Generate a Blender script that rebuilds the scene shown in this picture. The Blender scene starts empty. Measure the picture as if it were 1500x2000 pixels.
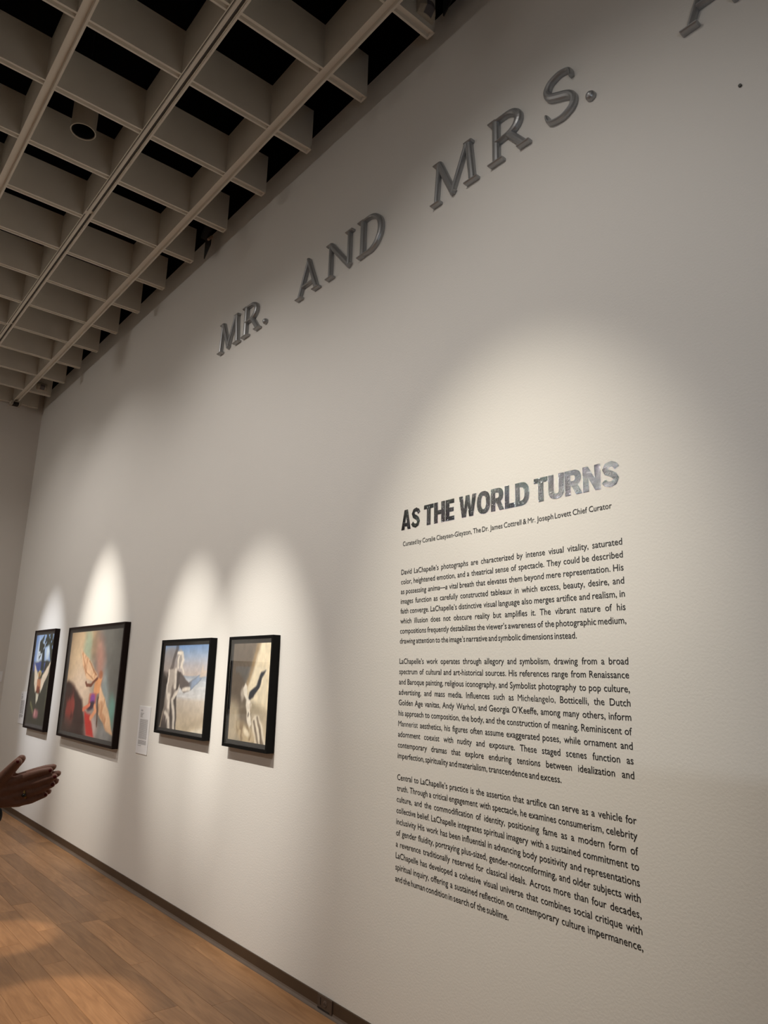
import bpy, bmesh, math, random
import numpy as np
from mathutils import Vector, Matrix

random.seed(7)
scene = bpy.context.scene
COL = scene.collection
PI = math.pi

# ------------------------------------------------------------------ camera
# metres: X runs along the big wall, the big wall's face is the plane y = 0, Z is up
CAM = Vector((0.0, -2.3, 1.565))
cam_data = bpy.data.cameras.new('camera')
cam_data.sensor_fit = 'VERTICAL'
cam_data.sensor_height = 36.0
cam_data.lens = 1387.0 / 2000.0 * 36.0
cam_data.clip_start = 0.05
cam = bpy.data.objects.new('camera', cam_data)
COL.objects.link(cam)
_r = Vector((0.64622467, 0.76272833, 0.02528166))
_u = Vector((0.15771156, -0.16588813, 0.97345169))
_f = Vector((-0.74667311, 0.62508129, 0.22749208))
cam.matrix_world = Matrix(((_r.x, _u.x, -_f.x, CAM.x), (_r.y, _u.y, -_f.y, CAM.y),
                           (_r.z, _u.z, -_f.z, CAM.z), (0, 0, 0, 1)))
scene.camera = cam

# ------------------------------------------------------------------ world, exposure
world = bpy.data.worlds.new('world')
scene.world = world
world.use_nodes = True
world.node_tree.nodes['Background'].inputs[0].default_value = (0.02, 0.02, 0.02, 1)
world.node_tree.nodes['Background'].inputs[1].default_value = 0.2
vs = scene.view_settings
vs.view_transform = 'Standard'
vs.look = 'None'
vs.exposure = 0.0
vs.gamma = 1.0
vs.use_curve_mapping = False

# lamp powers, tuned in one place
PW_PICTURE = 820.0
PW_TEXT = 430.0
PW_FLOOD = 50.0
PW_OTHER = 110.0
PW_FLOOR = 600.0
PW_HALO = 112.0
HALO_A = 96.0
PW_COOL = 78.0
WARM = (1.0, 0.945, 0.85)
TEXTC = (1.0, 0.925, 0.765)
NEUT = (1.0, 0.94, 0.88)
COOL = (0.80, 0.90, 1.0)

# ------------------------------------------------------------------ helpers
def lin(c):
    return tuple(((x / 255.0) / 12.92 if x <= 10.3 else ((x / 255.0 + 0.055) / 1.055) ** 2.4) for x in c)

def link(o, parent=None):
    COL.objects.link(o)
    if parent is not None:
        o.parent = parent
    return o

def mesh_obj(name, verts, faces, mat=None, parent=None, smooth=False, loc=None):
    me = bpy.data.meshes.new(name)
    me.from_pydata([tuple(v) for v in verts], [], [tuple(f) for f in faces])
    me.update()
    if smooth:
        me.polygons.foreach_set('use_smooth', [True] * len(me.polygons))
    if mat is not None:
        me.materials.append(mat)
    o = bpy.data.objects.new(name, me)
    if loc is not None:
        o.location = loc
    return link(o, parent)

def recalc(o):
    bm = bmesh.new()
    bm.from_mesh(o.data)
    bmesh.ops.recalc_face_normals(bm, faces=bm.faces)
    bm.to_mesh(o.data)
    bm.free()
    return o

class MB:
    """collects shapes that belong to ONE part and links them as one mesh"""
    def __init__(self):
        self.v = []
        self.f = []
    def add(self, v, f):
        n = len(self.v)
        self.v += [tuple(p) for p in v]
        self.f += [tuple(i + n for i in q) for q in f]
        return self
    def box(self, x0, x1, y0, y1, z0, z1):
        return self.add([(x0, y0, z0), (x1, y0, z0), (x1, y1, z0), (x0, y1, z0),
                         (x0, y0, z1), (x1, y0, z1), (x1, y1, z1), (x0, y1, z1)],
                        [(0, 3, 2, 1), (4, 5, 6, 7), (0, 1, 5, 4), (1, 2, 6, 5), (2, 3, 7, 6), (3, 0, 4, 7)])
    def lathe(self, prof, n=24, mat=Matrix.Identity(4)):
        """prof: (radius, height) list around local z"""
        v = []
        for r, z in prof:
            for k in range(n):
                a = 2 * PI * k / n
                v.append(mat @ Vector((r * math.cos(a), r * math.sin(a), z)))
        f = []
        for i in range(len(prof) - 1):
            for k in range(n):
                a, b = i * n + k, i * n + (k + 1) % n
                f.append((a, b, b + n, a + n))
        return self.add(v, f)
    def build(self, name, mat, parent=None, smooth=False, loc=None, fix=True):
        o = mesh_obj(name, self.v, self.f, mat, parent, smooth, loc)
        return recalc(o) if fix else o

def thing(name, label, cat, loc=(0, 0, 0), group=None):
    o = bpy.data.objects.new(name, None)
    o.location = loc
    o.empty_display_size = 0.1
    link(o)
    return tag(o, label, cat, group)

def tag(o, label, cat, group=None):
    o['label'] = label
    o['category'] = cat
    if group:
        o['group'] = group
    return o

def struct(o, label=None):
    o['kind'] = 'structure'
    if label:
        o['label'] = label
    return o

def copy_tree(o, parent=None):
    c = o.copy()
    COL.objects.link(c)
    c.parent = parent
    for ch in list(o.children):
        copy_tree(ch, c)
    return c

# ------------------------------------------------------------------ materials
class NT:
    def __init__(self, name):
        self.m = bpy.data.materials.new(name)
        self.m.use_nodes = True
        self.t = self.m.node_tree
        self.b = self.t.nodes['Principled BSDF']
        self.out = self.t.nodes['Material Output']
    def n(self, kind, **kw):
        nd = self.t.nodes.new(kind)
        for k, v in kw.items():
            if k.startswith('i_'):
                nd.inputs[k[2:].replace('_', ' ')].default_value = v
            else:
                setattr(nd, k, v)
        return nd
    def l(self, a, b):
        self.t.links.new(a, b)
        return self

def simple(name, col, rough=0.6, metal=0.0, noise=0.0, nscale=30.0, bump=0.0, bscale=200.0, spec=0.5):
    q = NT(name)
    q.b.inputs['Roughness'].default_value = rough
    q.b.inputs['Metallic'].default_value = metal
    q.b.inputs['Specular IOR Level'].default_value = spec
    c = (*col, 1)
    co = q.n('ShaderNodeTexCoord')
    nz = q.n('ShaderNodeTexNoise')
    nz.inputs['Scale'].default_value = nscale
    nz.inputs['Detail'].default_value = 4
    q.l(co.outputs['Object'], nz.inputs['Vector'])
    rp = q.n('ShaderNodeValToRGB')
    rp.color_ramp.elements[0].color = tuple(x * (1 - noise) for x in col) + (1,)
    rp.color_ramp.elements[1].color = tuple(min(1, x * (1 + noise)) for x in col) + (1,)
    q.l(nz.outputs['Fac'], rp.inputs['Fac'])
    q.l(rp.outputs['Color'], q.b.inputs['Base Color'])
    if bump:
        n2 = q.n('ShaderNodeTexNoise')
        n2.inputs['Scale'].default_value = bscale
        n2.inputs['Detail'].default_value = 3
        q.l(co.outputs['Object'], n2.inputs['Vector'])
        bp = q.n('ShaderNodeBump')
        bp.inputs['Strength'].default_value = bump
        bp.inputs['Distance'].default_value = 0.003
        q.l(n2.outputs['Fac'], bp.inputs['Height'])
        q.l(bp.outputs['Normal'], q.b.inputs['Normal'])
    return q.m

M = {}
M['wall'] = simple('white_wall_paint', (0.76, 0.74, 0.70), 0.62, noise=0.015, nscale=2.0, bump=0.22, bscale=110, spec=0.3)
M['wall_plain'] = simple('white_wall_paint_far', (0.74, 0.71, 0.67), 0.7, noise=0.02, nscale=1.5, bump=0.1, bscale=110, spec=0.2)
M['black'] = simple('plenum_black', (0.004, 0.004, 0.005), 0.9, noise=0.3, nscale=4, spec=0.05)
M['grid'] = simple('beige_grid_paint', (0.83, 0.79, 0.71), 0.6, noise=0.05, nscale=6, bump=0.05, bscale=60, spec=0.3)
M['track'] = simple('dark_track_slot', (0.05, 0.04, 0.03), 0.5, noise=0.1)
M['frame_black'] = simple('black_frame_lacquer', (0.004, 0.004, 0.004), 0.5, noise=0.2, nscale=60, spec=0.12)
M['frame_brown'] = simple('espresso_frame_wood', (0.012, 0.006, 0.005), 0.5, noise=0.35, nscale=60, spec=0.12)
M['mat_board'] = simple('black_mat_board', (0.022, 0.022, 0.023), 0.8, noise=0.05)
M['mat_grey'] = simple('charcoal_mat_board', (0.05, 0.05, 0.05), 0.8, noise=0.05)
M['metal'] = simple('brushed_pewter_metal', (0.40, 0.41, 0.42), 0.38, metal=0.65, noise=0.12, nscale=14, bump=0.05, bscale=40)
M['baseboard'] = simple('brown_vinyl_base', (0.060, 0.036, 0.020), 0.5, noise=0.2, nscale=7, bump=0.1, bscale=25)
M['base_toe'] = simple('brown_vinyl_toe', (0.115, 0.085, 0.065), 0.45, noise=0.2, nscale=9)
M['outlet'] = simple('brown_plastic_plate', (0.075, 0.052, 0.038), 0.45, noise=0.1)
M['dark_slot'] = simple('dark_recess', (0.012, 0.008, 0.006), 0.7)
M['card'] = simple('white_label_card', (0.84, 0.84, 0.85), 0.6, noise=0.02)
M['ink'] = simple('grey_printing_ink', (0.30, 0.29, 0.29), 0.8)
M['sensor'] = simple('ivory_plastic', (0.50, 0.45, 0.37), 0.45, noise=0.03)
M['lens'] = simple('grey_sensor_lens', (0.13, 0.12, 0.13), 0.3, noise=0.1)
M['fixture'] = simple('black_fixture_metal', (0.008, 0.008, 0.009), 0.55, noise=0.1)
M['knob'] = simple('tan_knob', (0.36, 0.24, 0.17), 0.5, noise=0.1)
M['can'] = simple('beige_can_paint', (0.40, 0.35, 0.29), 0.5, noise=0.04)
M['plaster_plinth'] = simple('white_plinth_paint', (0.7, 0.69, 0.66), 0.6, noise=0.03)
M['speck'] = simple('dark_nail', (0.05, 0.045, 0.04), 0.5)

def vinyl(name, col, rough, bump, scale, spec=0.6):
    q = NT(name)
    q.b.inputs['Base Color'].default_value = (*col, 1)
    q.b.inputs['Roughness'].default_value = rough
    q.b.inputs['Specular IOR Level'].default_value = spec
    co = q.n('ShaderNodeTexCoord')
    nz = q.n('ShaderNodeTexNoise')
    nz.inputs['Scale'].default_value = scale
    nz.inputs['Detail'].default_value = 3
    q.l(co.outputs['Object'], nz.inputs['Vector'])
    bp = q.n('ShaderNodeBump')
    bp.inputs['Strength'].default_value = bump
    bp.inputs['Distance'].default_value = 0.0013
    q.l(nz.outputs['Fac'], bp.inputs['Height'])
    q.l(bp.outputs['Normal'], q.b.inputs['Normal'])
    return q.m
M['vinyl'] = vinyl('matte_black_vinyl', (0.012, 0.012, 0.013), 0.6, 0.1, 90)
M['vinyl_gloss'] = vinyl('glossy_black_vinyl', (0.010, 0.010, 0.011), 0.06, 1.0, 118, 1.0)

def glass_mat():
    q = NT('picture_glazing')
    tr = q.n('ShaderNodeBsdfTransparent')
    gl = q.n('ShaderNodeBsdfGlossy')
    gl.inputs['Roughness'].default_value = 0.01
    fr = q.n('ShaderNodeFresnel')
    fr.inputs['IOR'].default_value = 1.55
    mx = q.n('ShaderNodeMixShader')
    ge = q.n('ShaderNodeNewGeometry')
    inv = q.n('ShaderNodeMath', operation='SUBTRACT')
    inv.inputs[0].default_value = 1.0
    q.l(ge.outputs['Backfacing'], inv.inputs[1])
    mul = q.n('ShaderNodeMath', operation='MULTIPLY')
    q.l(fr.outputs[0], mul.inputs[0])
    q.l(inv.outputs[0], mul.inputs[1])
    q.l(mul.outputs[0], mx.inputs[0])
    q.l(tr.outputs[0], mx.inputs[1])
    q.l(gl.outputs[0], mx.inputs[2])
    q.l(mx.outputs[0], q.out.inputs['Surface'])
    return q.m
M['glass'] = glass_mat()

def print_mat():
    q = NT('photographic_print')
    at = q.n('ShaderNodeAttribute')
    at.attribute_name = 'ink'
    q.l(at.outputs['Color'], q.b.inputs['Base Color'])
    q.b.inputs['Roughness'].default_value = 0.5
    q.b.inputs['Specular IOR Level'].default_value = 0.2
    return q.m
M['print'] = print_mat()

def wood_mat():
    q = NT('oak_floor_planks')
    co = q.n('ShaderNodeTexCoord')
    oi = q.n('ShaderNodeObjectInfo')
    ofs = q.n('ShaderNodeVectorMath', operation='SCALE')
    cb = q.n('ShaderNodeCombineXYZ')
    q.l(oi.outputs['Random'], cb.inputs[0]); q.l(oi.outputs['Random'], cb.inputs[1]); q.l(oi.outputs['Random'], cb.inputs[2])
    q.l(cb.outputs[0], ofs.inputs[0]); ofs.inputs['Scale'].default_value = 37.0
    ad = q.n('ShaderNodeVectorMath', operation='ADD')
    q.l(co.outputs['Object'], ad.inputs[0]); q.l(ofs.outputs[0], ad.inputs[1])
    mp = q.n('ShaderNodeMapping')
    mp.inputs['Scale'].default_value = (1.3, 11.0, 11.0)
    q.l(ad.outputs[0], mp.inputs['Vector'])
    n1 = q.n('ShaderNodeTexNoise')
    n1.inputs['Scale'].default_value = 2.2; n1.inputs['Detail'].default_value = 5; n1.inputs['Distortion'].default_value = 1.2
    q.l(mp.outputs[0], n1.inputs['Vector'])
    mp2 = q.n('ShaderNodeMapping')
    mp2.inputs['Scale'].default_value = (3.0, 120.0, 120.0)
    q.l(ad.outputs[0], mp2.inputs['Vector'])
    n2 = q.n('ShaderNodeTexNoise')
    n2.inputs['Scale'].default_value = 1.5; n2.inputs['Detail'].default_value = 3
    q.l(mp2.outputs[0], n2.inputs['Vector'])
    rp = q.n('ShaderNodeValToRGB')
    rp.color_ramp.elements[0].position = 0.3
    rp.color_ramp.elements[0].color = (0.27, 0.135, 0.058, 1)
    rp.color_ramp.elements[1].position = 0.7
    rp.color_ramp.elements[1].color = (0.40, 0.215, 0.100, 1)
    q.l(n1.outputs['Fac'], rp.inputs['Fac'])
    mr = q.n('ShaderNodeMapRange')
    mr.inputs['From Min'].default_value = 0.3; mr.inputs['From Max'].default_value = 0.7
    mr.inputs['To Min'].default_value = 0.90; mr.inputs['To Max'].default_value = 1.05
    q.l(n2.outputs['Fac'], mr.inputs['Value'])
    mu = q.n('ShaderNodeMix', data_type='RGBA', blend_type='MULTIPLY')
    mu.inputs['Factor'].default_value = 1.0
    q.l(rp.outputs['Color'], mu.inputs[6])
    q.l(mr.outputs[0], mu.inputs[7])
    hs = q.n('ShaderNodeHueSaturation')
    mv = q.n('ShaderNodeMapRange')
    mv.inputs['To Min'].default_value = 0.78; mv.inputs['To Max'].default_value = 1.18
    q.l(oi.outputs['Random'], mv.inputs['Value'])
    q.l(mv.outputs[0], hs.inputs['Value'])
    q.l(mu.outputs[2], hs.inputs['Color'])
    q.l(hs.outputs['Color'], q.b.inputs['Base Color'])
    q.b.inputs['Roughness'].default_value = 0.42
    q.b.inputs['Specular IOR Level'].default_value = 0.4
    bp = q.n('ShaderNodeBump')
    bp.inputs['Strength'].default_value = 0.08
    bp.inputs['Distance'].default_value = 0.002
    q.l(n2.outputs['Fac'], bp.inputs['Height'])
    q.l(bp.outputs['Normal'], q.b.inputs['Normal'])
    return q.m
M['wood'] = wood_mat()

# ------------------------------------------------------------------ room shell
XF, XB = -10.14, 4.2          # far wall, wall behind the camera
YL = -7.6                     # opposite wall
ZG = 5.025                    # underside of the ceiling grid
GD = 0.31                     # depth of the grid
WT = 5.24                     # top of the painted wall
ZTOP = 6.3

struct(MB().box(XF - 0.2, XB, 0.0, 0.2, 0.0, WT).build('wall_right', M['wall']), 'tall white gallery wall with lettering')
struct(MB().box(XF - 0.2, XF, YL, 0.0, 0.0, 5.45).build('wall_far', M['wall_plain']), 'white end wall of the gallery')
struct(MB().box(XF - 0.2, XB, YL - 0.2, YL, 0.0, 5.45).build('wall_left', M['wall_plain']), 'white wall facing the lettering')
struct(MB().box(XB, XB + 0.2, YL - 0.2, 0.2, 0.0, 5.45).build('wall_back', M['wall_plain']), 'white wall behind the viewer')

# ceiling: black deck and black plenum sides above the painted walls, with the grid as its parts
ceil = MB()
ceil.box(XF - 0.2, XB + 0.2, YL - 0.2, 0.2, ZTOP, ZTOP + 0.1)
ceil.box(XF - 0.2, XB + 0.2, 0.012, 0.2, WT, ZTOP)
ceil.box(XF - 0.2, XB + 0.2, YL - 0.2, YL - 0.02, 5.45, ZTOP)
ceil.box(XF - 0.2, XF - 0.02, YL, 0.012, 5.45, ZTOP)
ceil.box(XB + 0.02, XB + 0.2, YL, 0.012, 5.45, ZTOP)
ceiling = struct(ceil.build('ceiling', M['black']), 'black ceiling void behind a deep beige egg-crate grid')

GX, GY = 0.5945, 0.603        # cell size along and across
Y1 = -0.374                   # first long beam from the wall
X1 = -2.350                   # a cross beam row
BW = 0.066                    # beam width

def beam_profile(w, d, g=0.020, lip=0.013):
    """section with a shallow channel along the underside: (across, z)"""
    h = w / 2
    return [(-h, 0), (-h + lip, 0), (-h + lip + 0.004, g), (h - lip - 0.004, g), (h - lip, 0), (h, 0), (h, d), (-h, d)]

def extrude_profile(prof, a, b, axis):
    v = []
    for t in (a, b):
        for (p, z) in prof:
            v.append((t, p, z) if axis == 'x' else (p, t, z))
    n = len(prof)
    f = [(i, (i + 1) % n, n + (i + 1) % n, n + i) for i in range(n)]
    f += [(0, 1, 2, 7), (2, 3, 6, 7), (3, 4, 5, 6)]
    f = f[:n] + [(0, 1, 2, 7), (7, 2, 3), (7, 3, 4, 6), (4, 5, 6)]
    f += [tuple(n + i for i in q[::-1]) for q in f[n:n + 4]]
    return v, f

# long beams
x_end = X1 - 13 * GX
long_me = None
for k in range(12):
    y = Y1 - k * GY
    mb = MB()
    mb.add(*extrude_profile(beam_profile(BW if k != 1 else 0.074, GD), x_end - BW / 2, XB - 0.02, 'x'))
    b = mb.build('long_beam', M['grid'], ceiling, loc=(0, y, ZG))
    if k == 1:      # this beam carries a lighting track: two dark slots with plain couplings
        for (yy, w) in ((0.010, 0.012), (-0.0285, 0.005)):
            s = MB()
            x = x_end
            while x < XB - 1.0:
                s.box(x, x + 2.38, yy - w / 2, yy + w / 2, 0.0125 if w > 0.01 else -0.001, 0.0195)
                x += 2.43
            s.build('track_slot', M['track'], b)
        MB().box(x_end, XB - 0.1, -0.020, 0.001, 0.004, 0.0195).build('track_rail', M['grid'], b)
        MB().box(x_end, XB - 0.1, 0.0185, 0.024, 0.004, 0.0195).build('track_rail', M['grid'], b)

# cross beams between the long beams, and the stubs towards the wall
cv, cf = extrude_profile(beam_profile(0.052, GD - 0.004), -(GY - BW) / 2, (GY - BW) / 2, 'y')
cross_me = None
stub_me = None
ycut = -0.082
STUBS = []
for i in range(-10, 14):
    x = X1 - i * GX
    if x > XB - 0.2:
        continue
    near = x < 0.2
    if near:
        if stub_me is None:
            mb = MB().add(*extrude_profile(beam_profile(0.060, GD), 0.0, ycut - (Y1 + BW / 2), 'y'))
            mb.box(-0.030, 0.030, ycut - (Y1 + BW / 2) - 0.012, ycut - (Y1 + BW / 2), 0.0, 0.03)
            o = mb.build('stub_beam', M['grid'], ceiling, loc=(x, Y1 + BW / 2, ZG))
            stub_me = o.data
        else:
            o = bpy.data.objects.new('stub_beam', stub_me)
            o.location = (x, Y1 + BW / 2, ZG)
            link(o, ceiling)
        STUBS.append(x)
        for k in range(6):
            if cross_me is None:
                o = MB().add(cv, cf).build('cross_beam', M['grid'], ceiling)
                cross_me = o.data
            else:
                o = link(bpy.data.objects.new('cross_beam', cross_me), ceiling)
            o.location = (x, Y1 - (k + 0.5) * GY, ZG + 0.002)
rest = MB()
for i in range(-10, 14):
    x = X1 - i * GX
    if x > XB - 0.2:
        continue
    for k in range(11):
        if x < 0.2 and k < 6:
            continue
        rest.add([(p[0] + x, p[1] + Y1 - (k + 0.5) * GY, p[2] + ZG + 0.002) for p in cv], cf)
o = rest.build('cross_beam_field', M['grid'], ceiling)
o['kind'] = 'stuff'

# ------------------------------------------------------------------ floor of oak planks
floor = struct(MB().box(XF - 0.2, XB + 0.2, YL - 0.2, 0.2, -0.12, -0.0162).build('floor', M['dark_slot']),
               'oak plank floor running along the wall')
PWD = 0.128
def plank_mesh(L):
    c = 0.0006
    x, y = L / 2 - 0.0005, PWD / 2 - 0.0005
    v = [(-x, -y, -0.016), (x, -y, -0.016), (x, y, -0.016), (-x, y, -0.016),
         (-x, -y, -c), (x, -y, -c), (x, y, -c), (-x, y, -c),
         (-x + c, -y + c, 0), (x - c, -y + c, 0), (x - c, y - c, 0), (-x + c, y - c, 0)]
    f = []
    for a in (0, 4):
        for i in range(4):
            f.append((a + i, a + (i + 1) % 4, a + 4 + (i + 1) % 4, a + 4 + i))
    f.append((8, 9, 10, 11))
    return v, f
PL = {}
rest = MB()
nparts = 0
lens = (0.62, 0.84, 1.06, 1.28, 1.5)
r = 0
y = -0.008 - PWD / 2
while y > YL:
    x = XF + random.uniform(-1.0, 0.0)
    while x < XB:
        L = random.choice(lens)
        cx = x + L / 2
        v, f = plank_mesh(L)
        if y > -2.1 and cx - L / 2 < -1.0 and nparts < 290:
            if L not in PL:
                o = MB().add(v, f).build('plank', M['wood'], floor)
                PL[L] = o.data
            else:
                o = link(bpy.data.objects.new('plank', PL[L]), floor)
            o.location = (cx, y, 0)
            nparts += 1
        else:
            rest.add([(p[0] + cx, p[1] + y, p[2]) for p in v], f)
        x += L
    y -= PWD
    r += 1
o = rest.build('plank_field', M['wood'], floor)
o['kind'] = 'stuff'

# ------------------------------------------------------------------ baseboards (vinyl cove base with a toe)
def baseboard(name, x0, x1):
    mb = MB()
    prof = [(0, 0.072), (-0.005, 0.0715), (-0.006, 0.069), (-0.006, 0.020), (0, 0.020)]
    n = len(prof)
    v = [(x, p, z) for x in (x0, x1) for (p, z) in prof]
    f = [(i, (i + 1) % n, n + (i + 1) % n, n + i) for i in range(n)] + [tuple(range(n)), tuple(range(2 * n - 1, n - 1, -1))]
    mb.add(v, f)
    b = struct(mb.build(name, M['baseboard']), 'dark brown vinyl baseboard along the lettered wall')
    prof = [(0, 0.0205), (-0.0062, 0.0205), (-0.009, 0.012), (-0.016, 0.004), (-0.018, 0.0), (0, 0.0)]
    n = len(prof)
    v = [(x, p, z) for x in (x0, x1) for (p, z) in prof]
    f = [(i, (i + 1) % n, n + (i + 1) % n, n + i) for i in range(n)] + [tuple(range(n)), tuple(range(2 * n - 1, n - 1, -1))]
    MB().add(v, f).build('toe', M['base_toe'], b)
    return b
baseboard('baseboard_right', XF, XB)
bb = MB().box(XF, XF + 0.012, YL, -0.02, 0.0, 0.072).build('baseboard_far', M['baseboard'])
struct(bb, 'dark brown vinyl baseboard of the end wall')

# outlet plate set into the baseboard
ob = thing('outlet_plate', 'brown outlet plate set in the baseboard under the wall text', 'outlet', (-3.08, -0.006, 0.044))
MB().box(-0.058, 0.058, -0.006, 0.0, -0.030, 0.030).build('plate', M['outlet'], ob)
MB().box(-0.036, -0.030, -0.0068, -0.005, -0.012, 0.020).build('slot', M['dark_slot'], ob)
MB().lathe([(0, 0), (0.014, 0), (0.014, 0.003), (0.011, 0.004), (0, 0.004)], 20,
           Matrix.Translation((0.005, -0.005, 0.002)) @ Matrix.Rotation(PI / 2, 4, 'X')).build('socket', M['base_toe'], ob)
for dx in (0.0, 0.010):
    MB().box(dx + 0.0, dx + 0.002, -0.0102, -0.008, -0.004, 0.006).build('socket_slot', M['dark_slot'], ob)
MB().box(-0.055, 0.040, -0.0072, -0.005, -0.029, -0.024).build('lower_gap', M['dark_slot'], ob)

# ------------------------------------------------------------------ raised metal letters
def sweep(mb, pts, widths, d=0.030, closed=False):
    """stroke with a bevelled, rounded-top section lying on the wall; pts in (u,v) metres"""
    P = [Vector(p) for p in pts]
    n = len(P)
    if not isinstance(widths, (list, tuple)):
        widths = [widths] * n
    prof = [(-0.5, 0.0), (-0.5, 0.55), (-0.36, 0.85), (-0.12, 1.0), (0.12, 1.0), (0.36, 0.85), (0.5, 0.55), (0.5, 0.0)]
    m = len(prof)
    v = []
    for i in range(n):
        a = P[(i - 1) % n] if (closed or i > 0) else P[i]
        b = P[(i + 1) % n] if (closed or i < n - 1) else P[i]
        t = (b - a).normalized()
        nn = Vector((-t.y, t.x))
        # mitre
        for (s, hgt) in prof:
            q = P[i] + nn * (s * widths[i])
            v.append((q.x, -hgt * d, q.y))
    f = []
    for i in range(n if closed else n - 1):
        j = (i + 1) % n
        for k in range(m - 1):
            f.append((i * m + k, i * m + k + 1, j * m + k + 1, j * m + k))
    if not closed:
        f.append(tuple(range(m)))
        f.append(tuple((n - 1) * m + k for k in range(m))[::-1])
    mb.add(v, f)

def arc(cx, cy, rx, ry, a0, a1, n):
    return [(cx + rx * math.cos(math.radians(a0 + (a1 - a0) * i / n)), cy + ry * math.sin(math.radians(a0 + (a1 - a0) * i / n))) for i in range(n + 1)]

CAPH = 0.250
def serif(mb, x0, x1, y, w=0.068):
    """little foot: swells towards both rounded ends"""
    k = [0, 0.06, 0.5, 0.94, 1]
    ww = [w * 0.55, w, w * 0.9, w, w * 0.55]
    sweep(mb, [((x0 + (x1 - x0) * t) * CAPH, y * CAPH) for t in k], [q * CAPH for q in ww], d=0.0325)

def stroke(mb, p, w, d=0.030):
    ww = [q * CAPH for q in w] if isinstance(w, (list, tuple)) else w * CAPH
    sweep(mb, [(a * CAPH, b * CAPH) for a, b in p], ww, d)

TH, TN = 0.155, 0.088         # thick and thin strokes, in cap heights
def letter_M(mb):
    serif(mb, 0.0, 0.26, 0.035)
    serif(mb, 0.94, 1.28, 0.035)
    stroke(mb, [(0.13, 0.05), (0.20, 0.97)], TN)
    stroke(mb, [(0.19, 0.98), (0.60, 0.06)], [TH, TH * 0.95], 0.0285)
    stroke(mb, [(0.58, 0.04), (0.98, 0.97)], [0.07, TN], 0.031)
    stroke(mb, [(1.02, 0.97), (1.12, 0.05)], TH)
    serif(mb, 0.07, 0.26, 0.965, 0.07)
    serif(mb, 0.94, 1.14, 0.965, 0.07)
def letter_R(mb):
    serif(mb, 0.02, 0.38, 0.035)
    stroke(mb, [(0.19, 0.04), (0.19, 0.97)], TH)
    serif(mb, 0.03, 0.22, 0.965, 0.07)
    a = arc(0.44, 0.715, 0.30, 0.235, 90, -90, 16)
    pts = [(0.18, 0.95)] + a + [(0.20, 0.46)]
    n = len(pts)
    ww = [TN * 0.8] + [TN * 0.85 + (TH - TN * 0.7) * math.sin(PI * i / 16) for i in range(17)] + [TN * 0.75]
    stroke(mb, pts, ww, 0.031)
    stroke(mb, [(0.50, 0.50), (0.86, 0.045)], TH, 0.029)
    serif(mb, 0.72, 1.00, 0.035, 0.07)
def letter_A(mb):
    serif(mb, -0.02, 0.26, 0.035)
    serif(mb, 0.76, 1.06, 0.035)
    stroke(mb, [(0.12, 0.05), (0.50, 0.99)], TN)
    stroke(mb, [(0.48, 1.05), (0.90, 0.05)], [0.10, TH])
    stroke(mb, [(0.22, 0.33), (0.78, 0.33)], TN * 0.9, 0.0275)
def letter_N(mb):
    serif(mb, 0.0, 0.28, 0.035)
    stroke(mb, [(0.14, 0.05), (0.14, 0.95)], TN)
    stroke(mb, [(0.12, 0.97), (0.92, 0.04)], TH, 0.0285)
    stroke(mb, [(0.90, 0.05), (0.90, 0.96)], TN)
    serif(mb, 0.0, 0.20, 0.965, 0.07)
    serif(mb, 0.78, 1.04, 0.965, 0.07)
def letter_D(mb):
    stroke(mb, [(0.19, 0.04), (0.19, 0.96)], TH)
    serif(mb, 0.02, 0.24, 0.965, 0.07)
    serif(mb, 0.02, 0.24, 0.035, 0.07)
    a = arc(0.42, 0.5, 0.47, 0.455, 90, -90, 22)
    pts = [(0.14, 0.955)] + a + [(0.14, 0.045)]
    ww = [TN * 0.7] + [TN * 0.75 + (TH - TN * 0.6) * math.sin(PI * i / 22) for i in range(23)] + [TN * 0.7]
    stroke(mb, pts, ww, 0.031)
def letter_S(mb):
    ctl = [(0.60, 0.76), (0.58, 0.90), (0.46, 0.955), (0.33, 0.965), (0.16, 0.90), (0.085, 0.76), (0.15, 0.62), (0.33, 0.52),
           (0.52, 0.43), (0.63, 0.30), (0.60, 0.14), (0.44, 0.045), (0.28, 0.04), (0.12, 0.10), (0.07, 0.25)]
    # smooth the control polygon
    pts = [Vector(p) for p in ctl]
    out = []
    for i in range(len(pts) - 1):
        p0, p1, p2, p3 = pts[max(i - 1, 0)], pts[i], pts[i + 1], pts[min(i + 2, len(pts) - 1)]
        for s in range(4):
            t = s / 4
            out.append(0.5 * ((2 * p1) + (p2 - p0) * t + (2 * p0 - 5 * p1 + 4 * p2 - p3) * t * t + (-p0 + 3 * p1 - 3 * p2 + p3) * t ** 3))
    out.append(pts[-1])
    n = len(out)
    ww = []
    for i in range(n):
        s = i / (n - 1)
        ww.append(TN * 0.85 + (TH - TN * 0.75) * math.exp(-((s - 0.5) / 0.22) ** 2))
    ww[0] = ww[-1] = TN * 0.7
    stroke(mb, [tuple(p) for p in out], ww, 0.031)
def letter_dot(mb):
    r = 0.085 * CAPH
    prof = [(r * 1.0, 0.0), (r, 0.010), (r * 0.9, 0.018), (r * 0.62, 0.026), (r * 0.3, 0.0295), (0.0, 0.0305)]
    mb.lathe(prof, 24, Matrix.Translation((r, 0, r)) @ Matrix.Rotation(PI / 2, 4, 'X'))

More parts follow.
